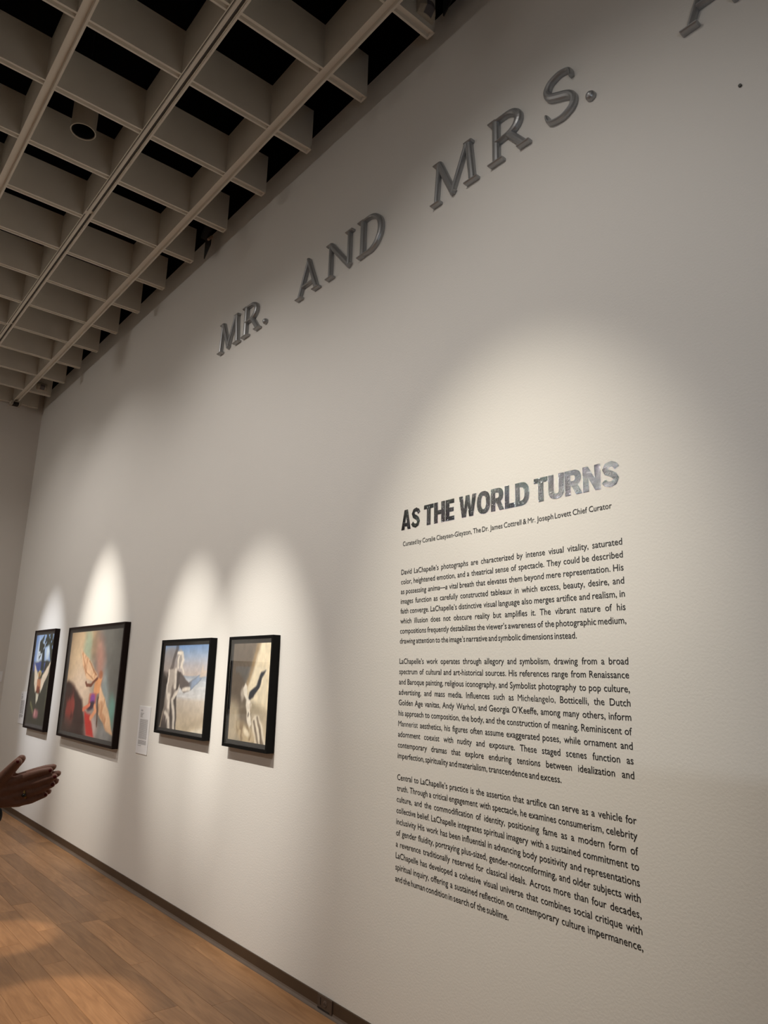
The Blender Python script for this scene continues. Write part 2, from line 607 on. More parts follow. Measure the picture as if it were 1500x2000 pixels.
LET = {'M': letter_M, 'R': letter_R, 'A': letter_A, 'N': letter_N, 'D': letter_D, 'S': letter_S, '.': letter_dot}
ZB = 3.990
def put_letter(ch, x, width, z, label):
    mb = MB()
    LET[ch](mb)
    xs = [p[0] for p in mb.v]
    k = width / (max(xs) - min(xs))
    x0 = min(xs)
    mb.v = [((p[0] - x0) * k, p[1], p[2]) for p in mb.v]
    o = mb.build('metal_period' if ch == '.' else 'metal_letter', M['metal'], smooth=False, loc=(x, 0.0, z))
    tag(o, label, 'period' if ch == '.' else 'letter', 'raised metal letters on the wall')
put_letter('M', -4.800, 0.335, ZB, 'grey metal letter M, first letter of MR, farthest along the wall')
put_letter('R', -4.430, 0.262, ZB, 'grey metal letter R just before the word AND')
put_letter('.', -4.128, 0.045, ZB + 0.003, 'small domed grey metal period after MR')
put_letter('A', -3.697, 0.268, ZB, 'grey metal letter A starting the word AND')
put_letter('N', -3.353, 0.265, ZB, 'grey metal letter N in the middle of AND')
put_letter('D', -3.032, 0.228, ZB, 'grey metal letter D ending the word AND')
put_letter('M', -2.398, 0.330, ZB + 0.006, 'grey metal letter M starting MRS')
put_letter('R', -1.995, 0.250, ZB + 0.010, 'grey metal letter R in the middle of MRS')
put_letter('S', -1.662, 0.172, ZB + 0.012, 'grey metal letter S ending MRS')
put_letter('.', -1.447, 0.045, ZB + 0.014, 'domed grey metal period after MRS')
put_letter('A', -1.016, 0.268, ZB + 0.016, 'grey metal letter A cut off by the top edge of the photo')

# ------------------------------------------------------------------ vinyl wall text
_cache = {}
XH, CP = 0.449, 0.682          # the font's own x-height and cap height (em)
XK = 0.66                      # wanted x-height in cap heights
def glyphs(word, bold=0.0, flatten=True):
    """outline of a word in cap heights; returns verts (x,z), faces, width"""
    key = (word, bold, flatten)
    if key in _cache:
        return _cache[key]
    cu = bpy.data.curves.new('glyphs', 'FONT')
    cu.body = word
    cu.size = 1.0
    cu.offset = bold
    cu.resolution_u = 3
    ob_ = bpy.data.objects.new('glyphs', cu)
    me = bpy.data.meshes.new_from_object(ob_)
    V = [(v.co.x, v.co.y) for v in me.vertices]
    F = [tuple(p.vertices) for p in me.polygons]
    bpy.data.objects.remove(ob_)
    bpy.data.curves.remove(cu)
    bpy.data.meshes.remove(me)
    out = []
    for x, y_ in V:
        if flatten:
            if y_ <= XH:
                z = y_ / XH * XK if y_ > 0 else y_ / CP * 0.95
            else:
                z = XK + (y_ - XH) / (CP - XH) * (1 - XK)
        else:
            z = y_ / CP
        out.append((x / CP, z))
    x0 = min(p[0] for p in out)
    out = [(p[0] - x0, p[1]) for p in out]
    _cache[key] = (out, F, max(p[0] for p in out))
    return _cache[key]

TX0, TX1 = -2.602, -1.390
CAPT = 0.0245
XS = 0.66                      # condensed

WEIGHT = lambda w: 0.0 if 'M' in w else 0.007
def text_line(words, x0, x1, zbase, cap, xs, parent, justify, gap=0.30, mat='vinyl', italic=()):
    """sets one line of words; every word is a piece of its own"""
    ws = [glyphs(w, WEIGHT(w)) for w in words]
    tot = sum(w[2] for w in ws) * cap * xs
    g = (x1 - x0 - tot) / max(1, len(words) - 1) if justify else gap * cap
    x = x0
    for w, (v, f, wd) in zip(words, ws):
        sh = 0.2 if w in italic else 0.0
        V = [((p[0] * xs + sh * p[1] * 0.8) * cap, 0.0, p[1] * cap) for p in v]
        mesh_obj('word', V, f, M[mat], parent, loc=(x, 0, zbase))
        x += wd * cap * xs + g

PARA = [
 ["David LaChapelle\u2019s photographs are characterized by intense visual vitality, saturated",
  "color, heightened emotion, and a theatrical sense of spectacle. They could be described",
  "as possessing anima\u2014a vital breath that elevates them beyond mere representation. His",
  "images function as carefully constructed tableaux in which excess, beauty, desire, and",
  "faith converge. LaChapelle\u2019s distinctive visual language also merges artifice and realism, in",
  "which illusion does not obscure reality but amplifies it. The vibrant nature of his",
  "compositions frequently destabilizes the viewer\u2019s awareness of the photographic medium,",
  "drawing attention to the image\u2019s narrative and symbolic dimensions instead."],
 ["LaChapelle\u2019s work operates through allegory and symbolism, drawing from a broad",
  "spectrum of cultural and art-historical sources. His references range from Renaissance",
  "and Baroque painting, religious iconography, and Symbolist photography to pop culture,",
  "advertising, and mass media. Influences such as Michelangelo, Botticelli, the Dutch",
  "Golden Age vanitas, Andy Warhol, and Georgia O\u2019Keeffe, among many others, inform",
  "his approach to composition, the body, and the construction of meaning. Reminiscent of",
  "Mannerist aesthetics, his figures often assume exaggerated poses, while ornament and",
  "adornment coexist with nudity and exposure. These staged scenes function as",
  "contemporary dramas that explore enduring tensions between idealization and",
  "imperfection, spirituality and materialism, transcendence and excess."],
 ["Central to LaChapelle\u2019s practice is the assertion that artifice can serve as a vehicle for",
  "truth. Through a critical engagement with spectacle, he examines consumerism, celebrity",
  "culture, and the commodification of identity, positioning fame as a modern form of",
  "collective belief. LaChapelle integrates spiritual imagery with a sustained commitment to",
  "inclusivity  His work has been influential in advancing body positivity and representations",
  "of gender fluidity, portraying plus-sized, gender-nonconforming, and older subjects with",
  "a reverence traditionally reserved for classical ideals. Across more than four decades,",
  "LaChapelle has developed a cohesive visual universe that combines social critique with",
  "spiritual inquiry, offering a sustained reflection on contemporary culture impermanence,",
  "and the human condition in search of the sublime."]]
# condensation: the tightest full line keeps a word gap of a fifth of the cap height
worst = 9.0
for para in PARA:
    for ln in para[:-1]:
        w = ln.split()
        t = sum(glyphs(q, WEIGHT(q))[2] for q in w)
        worst = min(worst, ((TX1 - TX0) / CAPT - 0.34 * (len(w) - 1)) / t)
XS = worst
LEAD = 0.04755
zb = 2.061
names = ['upper paragraph of small black wall text', 'middle paragraph of small black wall text naming painters',
         'lowest paragraph of small black wall text near the floor']
for pi, para in enumerate(PARA):
    t = thing('wall_paragraph', names[pi], 'wall text', (0, -0.0009, 0), 'paragraphs of the wall text')
    for li, ln in enumerate(para):
        text_line(ln.split(), TX0, TX1, zb, CAPT, XS, t, li < len(para) - 1, gap=0.30, italic=('anima\u2014a',))
        zb -= LEAD
    zb -= LEAD
# byline
t = thing('wall_byline', 'thin black line of text crediting the curator under the title', 'wall text', (0, -0.0009, 0))
bw = "Curated by Coralie Claeysen-Gleyzon, The Dr. James Cottrell & Mr. Joseph Lovett Chief Curator".split()
bxs = (1.169 / 0.0225 - 0.34 * (len(bw) - 1)) / sum(glyphs(q, WEIGHT(q))[2] for q in bw)
text_line(bw, -2.594, -1.425, 2.2025, 0.0225, bxs, t, True)

# title: every heavy letter is a piece of its own
title = thing('wall_title', 'heavy black capitals reading AS THE WORLD TURNS above the wall text', 'wall title', (0, -0.0011, 2.284))
TCAP = 0.101
def arcp(cx, cy, rx, ry, a0, a1, n=10, e=0.86):
    out = []
    for i in range(n + 1):
        t = math.radians(a0 + (a1 - a0) * i / n)
        c, q = math.cos(t), math.sin(t)
        out.append((cx + rx * math.copysign(abs(c) ** e, c), cy + ry * math.copysign(abs(q) ** e, q)))
    return out
def s_outline():
    ctl = [(0.575, 0.70), (0.50, 0.83), (0.36, 0.90), (0.20, 0.86), (0.125, 0.72), (0.19, 0.59), (0.34, 0.515), (0.46, 0.43),
           (0.53, 0.30), (0.46, 0.15), (0.31, 0.10), (0.15, 0.15), (0.055, 0.27)]
    P = [Vector(p) for p in ctl]
    L, R = [], []
    n = len(P)
    for i in range(n):
        t = (P[min(i + 1, n - 1)] - P[max(i - 1, 0)]).normalized()
        nn = Vector((-t.y, t.x))
        w = 0.225 if 3 < i < 9 else 0.205
        L.append(tuple(P[i] + nn * w / 2)); R.append(tuple(P[i] - nn * w / 2))
    return [L + R[::-1]]
HEAVY = {
 'A': [[(0, 0), (0.225, 1), (0.495, 1), (0.72, 0), (0.475, 0), (0.445, 0.155), (0.275, 0.155), (0.245, 0)], [(0.305, 0.335), (0.415, 0.335), (0.36, 0.65)]],
 'S': s_outline(),
 'T': [[(0, 0.79), (0, 1), (0.62, 1), (0.62, 0.79), (0.43, 0.79), (0.43, 0), (0.19, 0), (0.19, 0.79)]],
 'H': [[(0, 0), (0, 1), (0.24, 1), (0.24, 0.61), (0.44, 0.61), (0.44, 1), (0.68, 1), (0.68, 0), (0.44, 0), (0.44, 0.40), (0.24, 0.40), (0.24, 0)]],
 'E': [[(0, 0), (0, 1), (0.52, 1), (0.52, 0.80), (0.24, 0.80), (0.24, 0.61), (0.49, 0.61), (0.49, 0.41), (0.24, 0.41), (0.24, 0.20), (0.53, 0.20), (0.53, 0)]],
 'W': [[(0, 1), (0.235, 1), (0.315, 0.43), (0.40, 1), (0.63, 1), (0.715, 0.43), (0.795, 1), (1.03, 1), (0.85, 0), (0.605, 0), (0.515, 0.53), (0.425, 0), (0.18, 0)]],
 'O': [arcp(0.38, 0.5, 0.38, 0.515, 0, 360, 40)[:-1], arcp(0.38, 0.5, 0.135, 0.30, 0, 360, 32)[:-1]],
 'R': [[(0, 0), (0, 1), (0.36, 1)] + arcp(0.36, 0.68, 0.32, 0.32, 80, -60, 14) + [(0.72, 0), (0.46, 0), (0.29, 0.36), (0.24, 0.36), (0.24, 0)],
       [(0.24, 0.80), (0.33, 0.80)] + arcp(0.33, 0.68, 0.105, 0.12, 80, -80, 8) + [(0.33, 0.56), (0.24, 0.56)]],
 'L': [[(0, 0), (0, 1), (0.24, 1), (0.24, 0.205), (0.52, 0.205), (0.52, 0)]],
 'D': [[(0, 0), (0, 1), (0.30, 1)] + arcp(0.30, 0.5, 0.42, 0.5, 85, -85, 20) + [(0.30, 0)],
       [(0.24, 0.79), (0.28, 0.79)] + arcp(0.28, 0.5, 0.195, 0.29, 85, -85, 14) + [(0.28, 0.21), (0.24, 0.21)]],
 'U': [[(0, 1), (0.24, 1), (0.24, 0.34)] + arcp(0.345, 0.33, 0.105, 0.13, 180, 360, 10) + [(0.45, 0.34), (0.45, 1), (0.69, 1), (0.69, 0.36)]
       + arcp(0.345, 0.345, 0.345, 0.36, 0, -180, 18)],
 'N': [[(0, 0), (0, 1), (0.225, 1), (0.475, 0.49), (0.475, 1), (0.71, 1), (0.71, 0), (0.485, 0), (0.235, 0.51), (0.235, 0)]],
}
def heavy(ch):
    key = ('heavy', ch)
    if key not in _cache:
        cu = bpy.data.curves.new('glyphs', 'CURVE')
        cu.dimensions = '2D'
        cu.fill_mode = 'BOTH'
        for ring in HEAVY[ch]:
            sp = cu.splines.new('POLY')
            sp.points.add(len(ring) - 1)
            for q, (x, y_) in zip(sp.points, ring):
                q.co = (x, y_, 0, 1)
            sp.use_cyclic_u = True
        ob_ = bpy.data.objects.new('glyphs', cu)
        me = bpy.data.meshes.new_from_object(ob_)
        V = [(v.co.x, v.co.y) for v in me.vertices]
        F = [tuple(p.vertices) for p in me.polygons]
        bpy.data.objects.remove(ob_); bpy.data.curves.remove(cu); bpy.data.meshes.remove(me)
        x0 = min(p[0] for p in V)
        V = [(p[0] - x0, p[1]) for p in V]
        _cache[key] = (V, F, max(p[0] for p in V))
    return _cache[key]
def title_word(word, x0, x1):
    gl = [heavy(ch) for ch in word]
    gap = 0.03 * TCAP
    tot = sum(g[2] for g in gl) * TCAP
    k = (x1 - x0 - gap * (len(word) - 1)) / tot
    x = x0
    for ch, (v, f, wd) in zip(word, gl):
        mesh_obj('letter', [(p[0] * TCAP * k, 0.0, p[1] * TCAP) for p in v], f, M['vinyl_gloss'], title, loc=(x, 0, 0))
        x += wd * TCAP * k + gap
title_word('AS', -2.608, -2.470)
title_word('THE', -2.445, -2.240)
title_word('WORLD', -2.211, -1.806)
title_word('TURNS', -1.782, -1.386)

# ------------------------------------------------------------------ picture painting (flat prints)
def smooth(a, b, x):
    t = np.clip((x - a) / (b - a), 0, 1)
    return t * t * (3 - 2 * t)

class Paint:
    def __init__(self, nx, ny, u0, u1, v0, v1, base):
        u = np.linspace(u0, u1, nx)
        v = np.linspace(v0, v1, ny)
        self.U, self.V = np.meshgrid(u, v)
        U0, V0 = self.U, self.V
        w1, w2 = self.noise(9, 9, 41), self.noise(9, 9, 42)
        self.U = U0 + 0.035 * (w1 - 0.5)
        self.V = V0 + 0.030 * (w2 - 0.5)
        self.c = np.ones((ny, nx, 3)) * np.array(base, float)
        self.rng = np.random.RandomState(3)
    def mix(self, mask, col):
        col = np.array(col, float)
        self.c = self.c * (1 - mask[..., None]) + col * mask[..., None]
    def grad_v(self, stops):
        vs_ = [s[0] for s in stops]
        for k in range(3):
            self.c[..., k] = np.interp(self.V, vs_, [s[1][k] for s in stops])
    def noise(self, sx, sy, seed=0):
        rs = np.random.RandomState(seed)
        out = np.zeros_like(self.U)
        amp = 1.0
        for o_ in range(3):
            g = rs.rand(64, 64)
            x = self.U * sx * 2 ** o_ + 7.3 * o_
            y_ = self.V * sy * 2 ** o_ + 3.1 * o_
            xi, yi = np.floor(x).astype(int), np.floor(y_).astype(int)
            fx, fy = x - xi, y_ - yi
            fx, fy = fx * fx * (3 - 2 * fx), fy * fy * (3 - 2 * fy)
            G = lambda a, b: g[a % 64, b % 64]
            out += amp * ((G(xi, yi) * (1 - fx) + G(xi + 1, yi) * fx) * (1 - fy) + (G(xi, yi + 1) * (1 - fx) + G(xi + 1, yi + 1) * fx) * fy)
            amp *= 0.5
        return out / 1.75
    def ell(self, cx, cy, rx, ry, ang=0, soft=0.3):
        a = math.radians(ang)
        x, y_ = self.U - cx, self.V - cy
        X = (x * math.cos(a) + y_ * math.sin(a)) / rx
        Y = (-x * math.sin(a) + y_ * math.cos(a)) / ry
        d = np.sqrt(X * X + Y * Y)
        return 1 - smooth(1 - soft, 1 + soft, d)
    def poly(self, pts, soft=0.012):
        x, y_ = self.U, self.V
        ins = np.zeros(x.shape, bool)
        dm = np.full(x.shape, 9.0)
        n = len(pts)
        for i in range(n):
            (x0, y0), (x1, y1) = pts[i], pts[(i + 1) % n]
            if y0 != y1:
                cr = ((y0 > y_) != (y1 > y_)) & (x < (x1 - x0) * (y_ - y0) / (y1 - y0) + x0)
                ins ^= cr
            L = (x1 - x0) ** 2 + (y1 - y0) ** 2 + 1e-9
            t_ = np.clip(((x - x0) * (x1 - x0) + (y_ - y0) * (y1 - y0)) / L, 0, 1)
            dm = np.minimum(dm, np.hypot(x - x0 - t_ * (x1 - x0), y_ - y0 - t_ * (y1 - y0)))
        sd = np.where(ins, dm, -dm)
        return smooth(-soft, soft, sd)
    def line(self, pts, w, soft=0.5):
        dm = np.full(self.U.shape, 9.0)
        for (x0, y0), (x1, y1) in zip(pts[:-1], pts[1:]):
            L = (x1 - x0) ** 2 + (y1 - y0) ** 2 + 1e-9
            t_ = np.clip(((self.U - x0) * (x1 - x0) + (self.V - y0) * (y1 - y0)) / L, 0, 1)
            dm = np.minimum(dm, np.hypot(self.U - x0 - t_ * (x1 - x0), self.V - y0 - t_ * (y1 - y0)))
        return 1 - smooth(w * (1 - soft), w * (1 + soft), dm)

def paint_forest(p):
    p.c[:] = (48, 52, 44)
    n = p.noise(14, 16, 1)
    p.mix(p.V * 0 + 0.5 * n, (64, 66, 52))
    p.mix(smooth(0.67, 0.70, p.V), (150, 182, 226))
    p.mix(p.ell(0.30, 0.78, 0.30, 0.12, 0, 0.6), (228, 240, 250))
    p.mix(p.ell(0.12, 0.80, 0.12, 0.2, 0, 0.6) * 0.6, (80, 120, 190))
    p.mix(p.poly([(0.08, 0.67), (0.72, 0.67), (0.66, 0.57), (0.14, 0.58)]), (66, 84, 148))
    p.mix(p.ell(0.56, 0.62, 0.08, 0.05, 40, 0.5), (120, 160, 220))
    t = p.poly([(0.30, 0.88), (0.50, 0.95), (1.1, 0.97), (1.1, 0.55), (0.96, 0.66), (0.78, 0.84), (0.60, 0.82), (0.44, 0.74), (0.36, 0.70)], 0.02)
    p.mix(np.clip(t * smooth(0.30, 0.44, n) * 1.2, 0, 1), (36, 46, 36))
    p.mix(p.poly([(0.50, 0.78), (0.60, 0.82), (0.66, 0.60), (0.50, 0.56)]), (34, 50, 52))
    p.mix(p.ell(0.76, 0.76, 0.07, 0.07, 0, 0.6), (226, 240, 244))
    for s, col in ((1, (244, 226, 200)),):
        p.mix(p.poly([(0.17, 0.67), (0.30, 0.61), (0.46, 0.53), (0.47, 0.42), (0.40, 0.35), (0.29, 0.44), (0.22, 0.56)], 0.015), col)
        p.mix(p.poly([(0.97, 0.69), (0.92, 0.57), (0.74, 0.44), (0.64, 0.35), (0.57, 0.46), (0.64, 0.55), (0.80, 0.61)], 0.015), col)
    p.mix(p.ell(0.50, 0.555, 0.08, 0.035, 0, 0.4), (240, 214, 140))
    p.mix(p.ell(0.505, 0.545, 0.04, 0.03, 0, 0.4), (150, 96, 66))
    p.mix(p.poly([(0.41, 0.50), (0.59, 0.51), (0.62, 0.42), (0.55, 0.35), (0.43, 0.37)]), (206, 140, 100))
    p.mix(p.poly([(0.45, 0.43), (0.58, 0.43), (0.58, 0.36), (0.46, 0.35)]), (130, 62, 40))
    p.mix(p.poly([(0.43, 0.35), (0.57, 0.35), (0.56, 0.29), (0.49, 0.24)]), (226, 220, 196))
    p.mix(p.ell(0.54, 0.155, 0.12, 0.045, 0, 0.5), (176, 112, 118))
    p.mix(p.ell(0.50, 0.165, 0.03, 0.035, 0, 0.5), (214, 160, 150))
    p.mix(p.line([(0.22, 0.25), (0.38, 0.17)], 0.02) * 0.7, (150, 150, 96))
    p.mix(p.line([(0.95, 0.55), (0.93, 0.20)], 0.008) * 0.6, (170, 170, 120))

def paint_cloud(p):
    p.c[:] = (112, 112, 108)
    n = p.noise(5, 6, 5)
    m = p.noise(12, 5, 9)
    p.mix(smooth(0.66, 0.40, p.U + 0.25 * (n - 0.5)) * smooth(0.1, 0.4, p.V), (186, 160, 128))
    p.mix(p.ell(0.22, 0.60, 0.22, 0.34, 0, 0.7), (222, 196, 162))
    p.mix(p.ell(0.38, 0.42, 0.22, 0.22, 0, 0.8) * 0.9, (232, 210, 190))
    p.mix(p.ell(0.42, 0.82, 0.07, 0.16, 8, 0.7) * 0.6, (140, 178, 160))
    p.mix(p.ell(0.56, 0.84, 0.06, 0.14, 0, 0.7) * 0.5, (150, 120, 96))
    p.mix(p.ell(0.67, 0.68, 0.07, 0.20, 10, 0.7) * 0.75, (196, 140, 124))
    p.mix(p.ell(0.80, 0.42, 0.05, 0.20, 16, 0.7) * 0.6, (176, 196, 200))
    p.mix(p.ell(0.93, 0.28, 0.05, 0.12, 10, 0.7) * 0.7, (118, 190, 176))
    p.mix(p.ell(0.86, 0.10, 0.12, 0.08, 0, 0.7) * 0.6, (170, 170, 172))
    p.mix(p.poly([(0.02, 0.46), (0.12, 0.50), (0.26, 0.45), (0.42, 0.34), (0.47, 0.22), (0.60, 0.02), (0.0, 0.0)], 0.03), (54, 34, 32))
    p.mix(p.ell(0.2, 0.26, 0.14, 0.14, -20, 0.6) * smooth(0.35, 0.6, m), (150, 60, 54))
    p.mix(p.ell(0.1, 0.10, 0.2, 0.08, 0, 0.6) * 0.6, (74, 66, 62))
    p.mix(p.ell(0.62, 0.12, 0.10, 0.12, 0, 0.6), (196, 176, 170))
    p.mix(p.poly([(0.48, 0.25), (0.60, 0.23), (0.68, 0.05), (0.55, 0.06)], 0.02), (196, 52, 48))
    w = (236, 196, 158)
    for A, tipd in (([(0.31, 0.80), (0.47, 0.69), (0.64, 0.57), (0.60, 0.51), (0.46, 0.53), (0.36, 0.65)], 0), ([(0.70, 0.50), (0.80, 0.38), (0.99, 0.10), (0.88, 0.13), (0.73, 0.24), (0.71, 0.36)], 1)):
        mk = p.poly(A, 0.012)
        p.mix(mk, w)
        p.mix(mk * smooth(0.5, 0.7, p.noise(26, 10, 11 + tipd)) * 0.6, (178, 120, 84))
    p.mix(p.line([(0.47, 0.68), (0.62, 0.57)], 0.007) * 0.7, (150, 100, 70))
    p.mix(p.line([(0.34, 0.76), (0.42, 0.60), (0.58, 0.53)], 0.006) * 0.6, (170, 116, 80))
    p.mix(p.poly([(0.63, 0.55), (0.72, 0.55), (0.71, 0.42), (0.61, 0.38), (0.61, 0.48)], 0.012), (226, 160, 110))
    p.mix(p.ell(0.69, 0.575, 0.03, 0.03, 0, 0.4), (170, 110, 80))
    p.mix(p.line([(0.64, 0.54), (0.56, 0.485), (0.47, 0.475), (0.45, 0.50)], 0.013), (120, 68, 50))
    p.mix(p.poly([(0.54, 0.41), (0.67, 0.41), (0.67, 0.30), (0.52, 0.27)], 0.015), (204, 110, 84))
    p.mix(p.ell(0.605, 0.36, 0.05, 0.05, -30, 0.5), (140, 78, 160))
    p.mix(p.ell(0.59, 0.30, 0.06, 0.035, 20, 0.5), (52, 44, 62))
    p.mix(p.line([(0.66, 0.30), (0.68, 0.26), (0.61, 0.20)], 0.02), (232, 160, 120))
    p.mix(p.line([(0.46, 0.26), (0.56, 0.31)], 0.016), (232, 130, 100))
    p.mix(p.line([(0.70, 0.38), (0.72, 0.14)], 0.007), (84, 52, 40))

def paint_beach(p):
    p.grad_v([(0.0, (206, 190, 160)), (0.20, (190, 176, 156)), (0.36, (200, 190, 178)), (0.40, (206, 206, 206)), (0.55, (196, 202, 208)),
              (0.61, (160, 172, 188)), (0.625, (200, 186, 178)), (0.72, (190, 186, 190)), (0.85, (150, 172, 202)), (0.95, (110, 146, 196)), (1.0, (86, 124, 180))])
    n = p.noise(5, 30, 2)
    band = smooth(0.36, 0.42, p.V) * smooth(0.62, 0.56, p.V)
    p.mix(band * smooth(0.45, 0.6, n) * 0.5, (226, 226, 226))
    p.mix(p.poly([(0.66, 0.06), (1.0, 0.17), (1.0, 0.22), (0.55, 0.10)], 0.03) * 0.5, (160, 146, 126))
    p.mix(p.poly([(0.66, 0.03), (1.05, 0.15), (1.05, 0.0)], 0.02) * 0.8, (228, 220, 204))
    dk, md, lt = (74, 68, 66), (128, 118, 112), (232, 224, 212)
    p.mix(p.poly([(0.0, 0.66), (0.20, 0.66), (0.17, 0.30), (0.10, 0.06), (0.0, 0.06)], 0.02), (44, 40, 38))
    p.mix(p.ell(0.23, 0.76, 0.20, 0.17, 0, 0.3) * 0.75, (150, 140, 134))
    p.mix(p.line([(0.34, 0.92), (0.28, 0.72), (0.20, 0.62)], 0.03) * 0.6, dk)
    tor = p.poly([(0.20, 0.69), (0.33, 0.69), (0.46, 0.64), (0.47, 0.52), (0.41, 0.42), (0.43, 0.25), (0.46, 0.05), (0.12, 0.05), (0.18, 0.30), (0.19, 0.46)], 0.014)
    s = p.noise(9, 3, 21)
    p.mix(tor, md)
    p.mix(tor * smooth(0.42, 0.62, s), dk)
    p.mix(tor * smooth(0.52, 0.38, s) * 0.8, (190, 182, 172))
    for a, w_ in (([(0.21, 0.68), (0.20, 0.50), (0.24, 0.36)], 0.014), ([(0.36, 0.68), (0.37, 0.50)], 0.022), ([(0.40, 0.44), (0.34, 0.36), (0.38, 0.22), (0.41, 0.06)], 0.026),
                  ([(0.46, 0.52), (0.40, 0.42)], 0.012), ([(0.26, 0.40), (0.26, 0.28)], 0.026), ([(0.20, 0.22), (0.28, 0.16), (0.30, 0.06)], 0.022)):
        p.mix(p.line(a, w_, 0.7) * 0.9, lt)
    arm = p.poly([(0.45, 0.65), (0.52, 0.62), (0.63, 0.555), (0.80, 0.61), (0.90, 0.66), (0.88, 0.60), (0.70, 0.48), (0.56, 0.45), (0.46, 0.50)], 0.012)
    p.mix(arm, (96, 88, 86))
    p.mix(arm * smooth(0.62, 0.72, p.U), (142, 160, 186))
    p.mix(p.line([(0.54, 0.48), (0.66, 0.49)], 0.02, 0.7), lt)
    p.mix(p.poly([(0.84, 0.61), (0.90, 0.73), (0.92, 0.68), (0.98, 0.68), (0.93, 0.62)], 0.010), (206, 190, 176))
    p.mix(p.ell(0.43, 0.80, 0.065, 0.10, 12, 0.25), (170, 164, 160))
    p.mix(p.line([(0.37, 0.86), (0.46, 0.86), (0.50, 0.78), (0.46, 0.70)], 0.02, 0.7), lt)
    p.mix(p.line([(0.40, 0.82), (0.40, 0.70)], 0.014, 0.7), lt)
    p.mix(p.line([(0.48, 0.70), (0.52, 0.64)], 0.014, 0.7), lt)

def paint_sepia(p):
    p.c[:] = (176, 164, 142)
    p.mix(smooth(0.55, 0.05, p.U) * 0.55, (150, 140, 124))
    p.mix(p.poly([(0.0, 1.0), (0.72, 1.0), (0.62, 0.76), (0.50, 0.58), (0.50, 0.36), (0.0, 0.35)], 0.10) * 0.9, (104, 94, 84))
    p.mix(p.poly([(0.76, 1.0), (1.1, 1.0), (1.1, 0.3), (0.72, 0.40), (0.52, 0.45), (0.47, 0.52), (0.66, 0.76)], 0.05), (244, 230, 200))
    p.mix(p.line([(0.72, 0.96), (0.62, 0.76), (0.48, 0.54)], 0.03, 0.8) * 0.6, (170, 140, 100))
    p.mix(smooth(0.5, 0.95, p.U) * smooth(0.45, 0.1, p.V) * 0.7, (226, 208, 176))
    p.mix(p.poly([(0.53, 0.42), (0.56, 0.50), (0.70, 0.57), (0.78, 0.67), (0.90, 0.70), (0.82, 0.63), (0.76, 0.54), (0.64, 0.46)], 0.014), (66, 60, 58))
    p.mix(p.ell(0.47, 0.25, 0.14, 0.10, 0, 0.5) * 0.7, (104, 92, 80))
    p.mix(p.ell(0.20, 0.22, 0.15, 0.20, 0, 0.4) * 0.6, (206, 192, 166))
    lt = (244, 236, 220)
    p.mix(p.poly([(0.46, 0.58), (0.50, 0.55), (0.51, 0.48), (0.58, 0.43), (0.54, 0.41), (0.43, 0.47), (0.41, 0.53)], 0.012), lt)
    p.mix(p.ell(0.40, 0.48, 0.04, 0.06, 0, 0.6) * 0.6, lt)
    p.mix(p.poly([(0.50, 0.43), (0.57, 0.44), (0.62, 0.39), (0.60, 0.30), (0.65, 0.22), (0.60, 0.18), (0.54, 0.26), (0.49, 0.38)], 0.012), lt)
    p.mix(p.ell(0.56, 0.30, 0.012, 0.02, 0, 0.5), (90, 80, 72))
    p.mix(p.line([(0.59, 0.40), (0.60, 0.33)], 0.008) * 0.8, (150, 130, 110))
    d = p.poly([(0.66, 0.24), (0.71, 0.30), (0.79, 0.30), (0.89, 0.19), (1.0, 0.04), (0.74, 0.04), (0.68, 0.16)], 0.014)
    p.mix(d, (236, 226, 206))
    for a in ([(0.70, 0.24), (0.80, 0.06)], [(0.76, 0.28), (0.86, 0.14), (0.88, 0.05)], [(0.84, 0.17), (0.92, 0.06)]):
        p.mix(p.line(a, 0.018, 0.7) * 0.85 * d, (120, 106, 90))
    n = p.noise(16, 10, 8)
    p.mix(p.ell(0.52, 0.13, 0.22, 0.08, -15, 0.5) * 0.8, (206, 186, 150))
    p.mix(p.ell(0.52, 0.13, 0.22, 0.08, -15, 0.5) * smooth(0.45, 0.6, n) * 0.8, (140, 118, 92))
    p.mix(p.ell(0.54, 0.15, 0.07, 0.03, -20, 0.6), (246, 234, 206))

def paint_blue(p):
    p.c[:] = (44, 120, 160)
    p.mix(p.ell(0.5, 0.7, 0.5, 0.4, 0, 0.8) * 0.5, (70, 150, 186))
    p.mix(p.poly([(0.6, 0.0), (0.62, 0.5), (0.8, 0.75), (1, 0.7), (1, 0.0)], 0.04), (66, 44, 44))
    p.mix(smooth(0.12, 0.05, p.V), (150, 150, 140))

